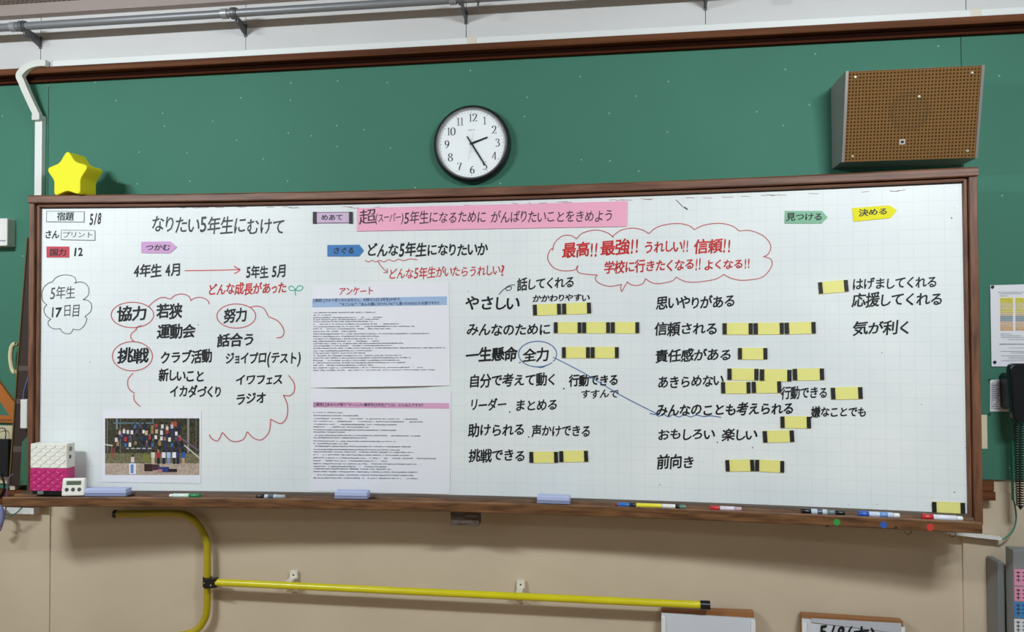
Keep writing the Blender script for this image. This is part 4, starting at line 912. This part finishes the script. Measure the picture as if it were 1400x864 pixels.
MB().tube([wall(a, b, -.052) for a, b in catmull([(0, 648), (4, 655), (6, 664), (4, 672), (0, 677), (-8, 679)], 5)], .004, 8).build('cable', BLACK, bd, smooth=True)
for nm, pts, r, col, lab in (('purple_cable', [(18, 648), (12, 655), (10, 672), (8, 695), (4, 715), (0, 726)], .003, '#6b5a86', 'thin purple cable hanging at the left edge below black device'),
                             ('green_cable', [(30, 694), (24, 700), (16, 705), (8, 708), (-4, 709)], .0025, '#2f7d66', 'thin green cable crossing the beige wall at the left edge'),
                             ('blue_cable_coil', [(-4, 690), (2, 696), (3.5, 706), (1, 716), (-5, 722)], .009, '#7d86b0', 'blue grey coiled cable bundle at the lower left edge')):
    pp = [wall(a, b, -.12 if nm == 'purple_cable' else -.09) for a, b in catmull(pts, 5)]
    tag(MB().tube(pp, r, 10).build(nm, mat(nm, col, rough=.5), None, smooth=True, origin=pp[-1]), lab, 'cable')
sk = thing('wall_socket', 'small cream wall socket at left just above the brown ledge', 'socket', wall(15, 668, -.0125))
q0 = wall(15, 654.5, -.045); q1 = wall(21.5, 668, -.045); MB().box((q0.x, -.05, ZC-.67), (q1.x, -.0125, q0.z)).build('plate', mat('cream_plate', '#cfc5ab', rough=.4), sk)
MB().box((q0.x+.008, -.0512, q0.z-.028), (q1.x-.006, -.0501, q0.z-.012)).build('outlet', mat('outlet_grey', '#5d5a54'), sk)

# ------------------------------------------------------------------ right edge
def wsheet(name, label, x0, y0, x1, y1, bl, y=-.0135):
    t = thing(name, label, 'paper sheet', wall(x0, y1, y))
    TL = wall(x0, y0, y); BR = wall(x1, y1, y); BL = wall(x0+bl, y1, y)
    mb = MB(); mb.prism([TL, Vector((BR.x, y, TL.z+.004)), Vector((BR.x, y, BL.z)), BL], (0, -.0012, 0)); mb.build('page', PAPER, t)
    return t, TL, BL
t, TL, BL = wsheet('timetable_sheet', 'white timetable sheet with yellow and orange tables pinned right of whiteboard', 1353.5, 390, 1450, 501, 2, -.016)
f = lambda x, y: wall(x, y, -.0178)
def zt2(x, y): return (1300+x/3.456, 370+y/3.456)
cols = [('#e5d84a', 128, 152), ('#e8d9a0', 153, 178), ('#e9dd7a', 179, 196), ('#e8cfa0', 197, 212), ('#9fb0ba', 213, 240), ('#ecc9a6', 241, 264), ('#e9c08f', 265, 284)]
for xa, xb in ((233, 294), (305, 366), (378, 440)):
    mb = MB()
    for c, ya, yb_ in cols:
        P = [zt2(xa, ya), zt2(xb, ya), zt2(xb, yb_), zt2(xa, yb_)]; mb.add([f(*p) for p in P], [(0, 1, 2, 3)], lin(c))
    mb.build('printed_table', PM, t)
mb = MB(); g = lambda x, y: wall(x, y, -.0183); rnd = random.Random(4)
for yy in list(range(134, 284, 9)):
    for xa, xb in ((236, 292), (308, 364), (381, 436)):
        x = xa
        while x < xb:
            w_ = rnd.uniform(2, 6); P = [zt2(x, yy), zt2(x+w_, yy), zt2(x+w_, yy+3), zt2(x, yy+3)]; mb.add([g(*p) for p in P], [(0, 1, 2, 3)]); x += w_+rnd.uniform(2, 6)
for yy, xa, xb in ((100, 225, 420), (108, 232, 330), (118, 232, 270), (298, 236, 280), (306, 236, 330), (314, 240, 400), (324, 272, 420), (345, 230, 420), (347, 232, 410), (364, 272, 420), (380, 236, 420), (388, 285, 420), (400, 238, 420), (408, 272, 420), (416, 272, 420), (424, 238, 420)):
    x = xa
    while x < xb:
        w_ = rnd.uniform(2, 7); P = [zt2(x, yy), zt2(x+w_, yy), zt2(x+w_, yy+2.6), zt2(x, yy+2.6)]; mb.add([g(*p) for p in P], [(0, 1, 2, 3)]); x += w_+rnd.uniform(1.5, 4)
mb.build('fine_print', mat('dark_print', '#64616b'), t)['kind'] = 'stuff'
for px, py in ((1356.8, 392.2), (1359.8, 495)):
    q = wall(px, py, -.0175); MB().lathe([(0, .006), (.0045, .006), (.0055, 0)], q, AX, 16).build('pin_magnet', BLACKM, t, smooth=True)
t, TL, BL = wsheet('number_list', 'small printed list on green panel beside the black telephone', 1353.5, 519.5, 1380, 562.5, 0, -.014)
mb = MB(); g = lambda x, y: wall(x, y, -.0158)
for k in range(13):
    for xa, n in ((1355.5, 3), (1360.5, 4), (1368, 4), (1373, 3)):
        for i in range(n):
            x = xa+i*1.5; yy = 523+k*2.9
            if rnd.random() > .25: mb.add([g(x, yy), g(x+1.1, yy), g(x+1.1, yy+1.4), g(x, yy+1.4)], [(0, 1, 2, 3)])
mb.build('fine_print', mat('dark_print', '#64616b'), t)['kind'] = 'stuff'
for y in (519, 565.5):
    q = wall(1353, y, -.0145); MB().lathe([(0, .004), (.003, .004), (.0035, 0)], q, AX, 12).build('pin', mat('dark_green_pin', '#26463a'), t)
q0 = wall(1339.5, 567, -.0135); q1 = wall(1350, 613.5, -.0135)
tag(MB().box((q0.x-.03, -.0145, q1.z), (q1.x, -.0125, q0.z)).build('cream_tape', mat('cream_tape', '#d9ceb0', rough=.6), None, origin=(q1.x, -.0125, q1.z)), 'cream paper strip stuck upright beside the right frame of whiteboard', 'tape')
tp = thing('telephone', 'black wall telephone handset with coiled cord at the right edge', 'telephone', wall(1392, 580, -.10))
hp = [(1381.5, 505), (1383, 499), (1388, 497), (1412, 497), (1414, 575), (1391, 578), (1386, 572)]
px_prism(MB(), hp, -.14, .035).build('handset', mat('phone_black', '#0d1014', rough=.25), tp, bevel=.006)
px_prism(MB(), [(1382, 515), (1385, 511), (1420, 511), (1420, 560), (1384, 560)], -.10, .085).build('base_unit', BLACK, tp, bevel=.004)
mb = MB()
for xa, ya, xb, yb_ in ((1389, 578, 1393, 692), (1397, 578, 1397, 692)):
    A = wall(xa, ya, -.10); B = wall(xb, yb_, -.10); nT = 34
    mb.tube([A+(B-A)*(i/(nT*8))+Vector((.0085*math.cos(2*PI*i/8), .0085*math.sin(2*PI*i/8), 0)) for i in range(nT*8+1)], .0019, 5)
A = wall(1393, 692, -.10); B = wall(1397, 692, -.10); mb.tube([A, (A+B)/2-Vector((0, 0, .01)), B], .004, 6)
mb.build('coiled_cord', BLACK, tp, smooth=True)
gc = thing('green_wire_duct', 'thin green duct and wire below the telephone at the right edge', 'cable', wall(1386, 690, -.04))
q0 = wall(1383.5, 603, -.05); q1 = wall(1387, 684, -.05); MB().box((q0.x, -.05, q1.z), (q1.x, -.038, q0.z)).build('duct', mat('green_duct', '#2f8f72', rough=.4), gc)
MB().tube([wall(a, b, -.052) for a, b in catmull([(1385.5, 682), (1388.5, 697), (1389, 712), (1384, 727), (1375, 735), (1371, 737)], 6)], .0028, 8).build('wire', mat('green_wire', '#2f7d66', rough=.5), gc, smooth=True)
p = wall(1296, 729.5, -.05); p2 = wall(1372, 738, -.05)
tag(MB().prism([(p.x, -.0155, p.z-.004), (p2.x, -.0155, p2.z-.004), (p2.x, -.0155, p2.z+.005), (p.x, -.0155, p.z+.005)], (0, -.03, 0)).build('thin_white_duct', DUCT, None, origin=p2), 'thin white duct on beige wall under the right end of tray', 'cable duct')
# steel locker
lk = thing('steel_locker', 'grey steel locker with coloured labels at the lower right corner', 'locker', (wall(1385, 800, -.16).x, -.1, 0))
MG = mat('locker_grey', '#8b8e90', rough=.4, metal=.2); a = wall(1385, 752, -.16); b = wall(1364, 769, -.10)
xl = a.x
MB().box((xl, -.16, 0), (xl+.9, -.105, a.z)).build('cabinet', MG, lk, bevel=.003)
MB().box((b.x, -.10, 0), (xl-.001, -.016, b.z)).build('side_unit', mat('locker_dark_grey', '#7d7f80', rough=.45, metal=.2), lk, bevel=.003)
LOCKL = [('#d98fae', 778, 801), ('#d98fae', 802, 822), ('#3f7fb8', 823, 845), ('#d5d8dc', 846, 872)]
for c, y0, y1 in LOCKL:
    A = wall(1386.5, y0, -.1605); B = wall(1406, y1, -.1605)
    lb = MB().box((A.x, -.1615, B.z), (B.x, -.1603, A.z)).build('label_plate', mat('label_'+c[1:], c, rough=.4), lk)
    mb = MB()
    for i in range(2):
        for j in range(3):
            x = A.x+.006+i*.02; z = A.z-.012-j*.013
            mb.box((x, -.1622, z), (x+.012, -.1616, z+.003)); mb.box((x+.005, -.1622, z-.006), (x+.0075, -.1616, z+.005))
    mb.build('label_print', INKT, lb)
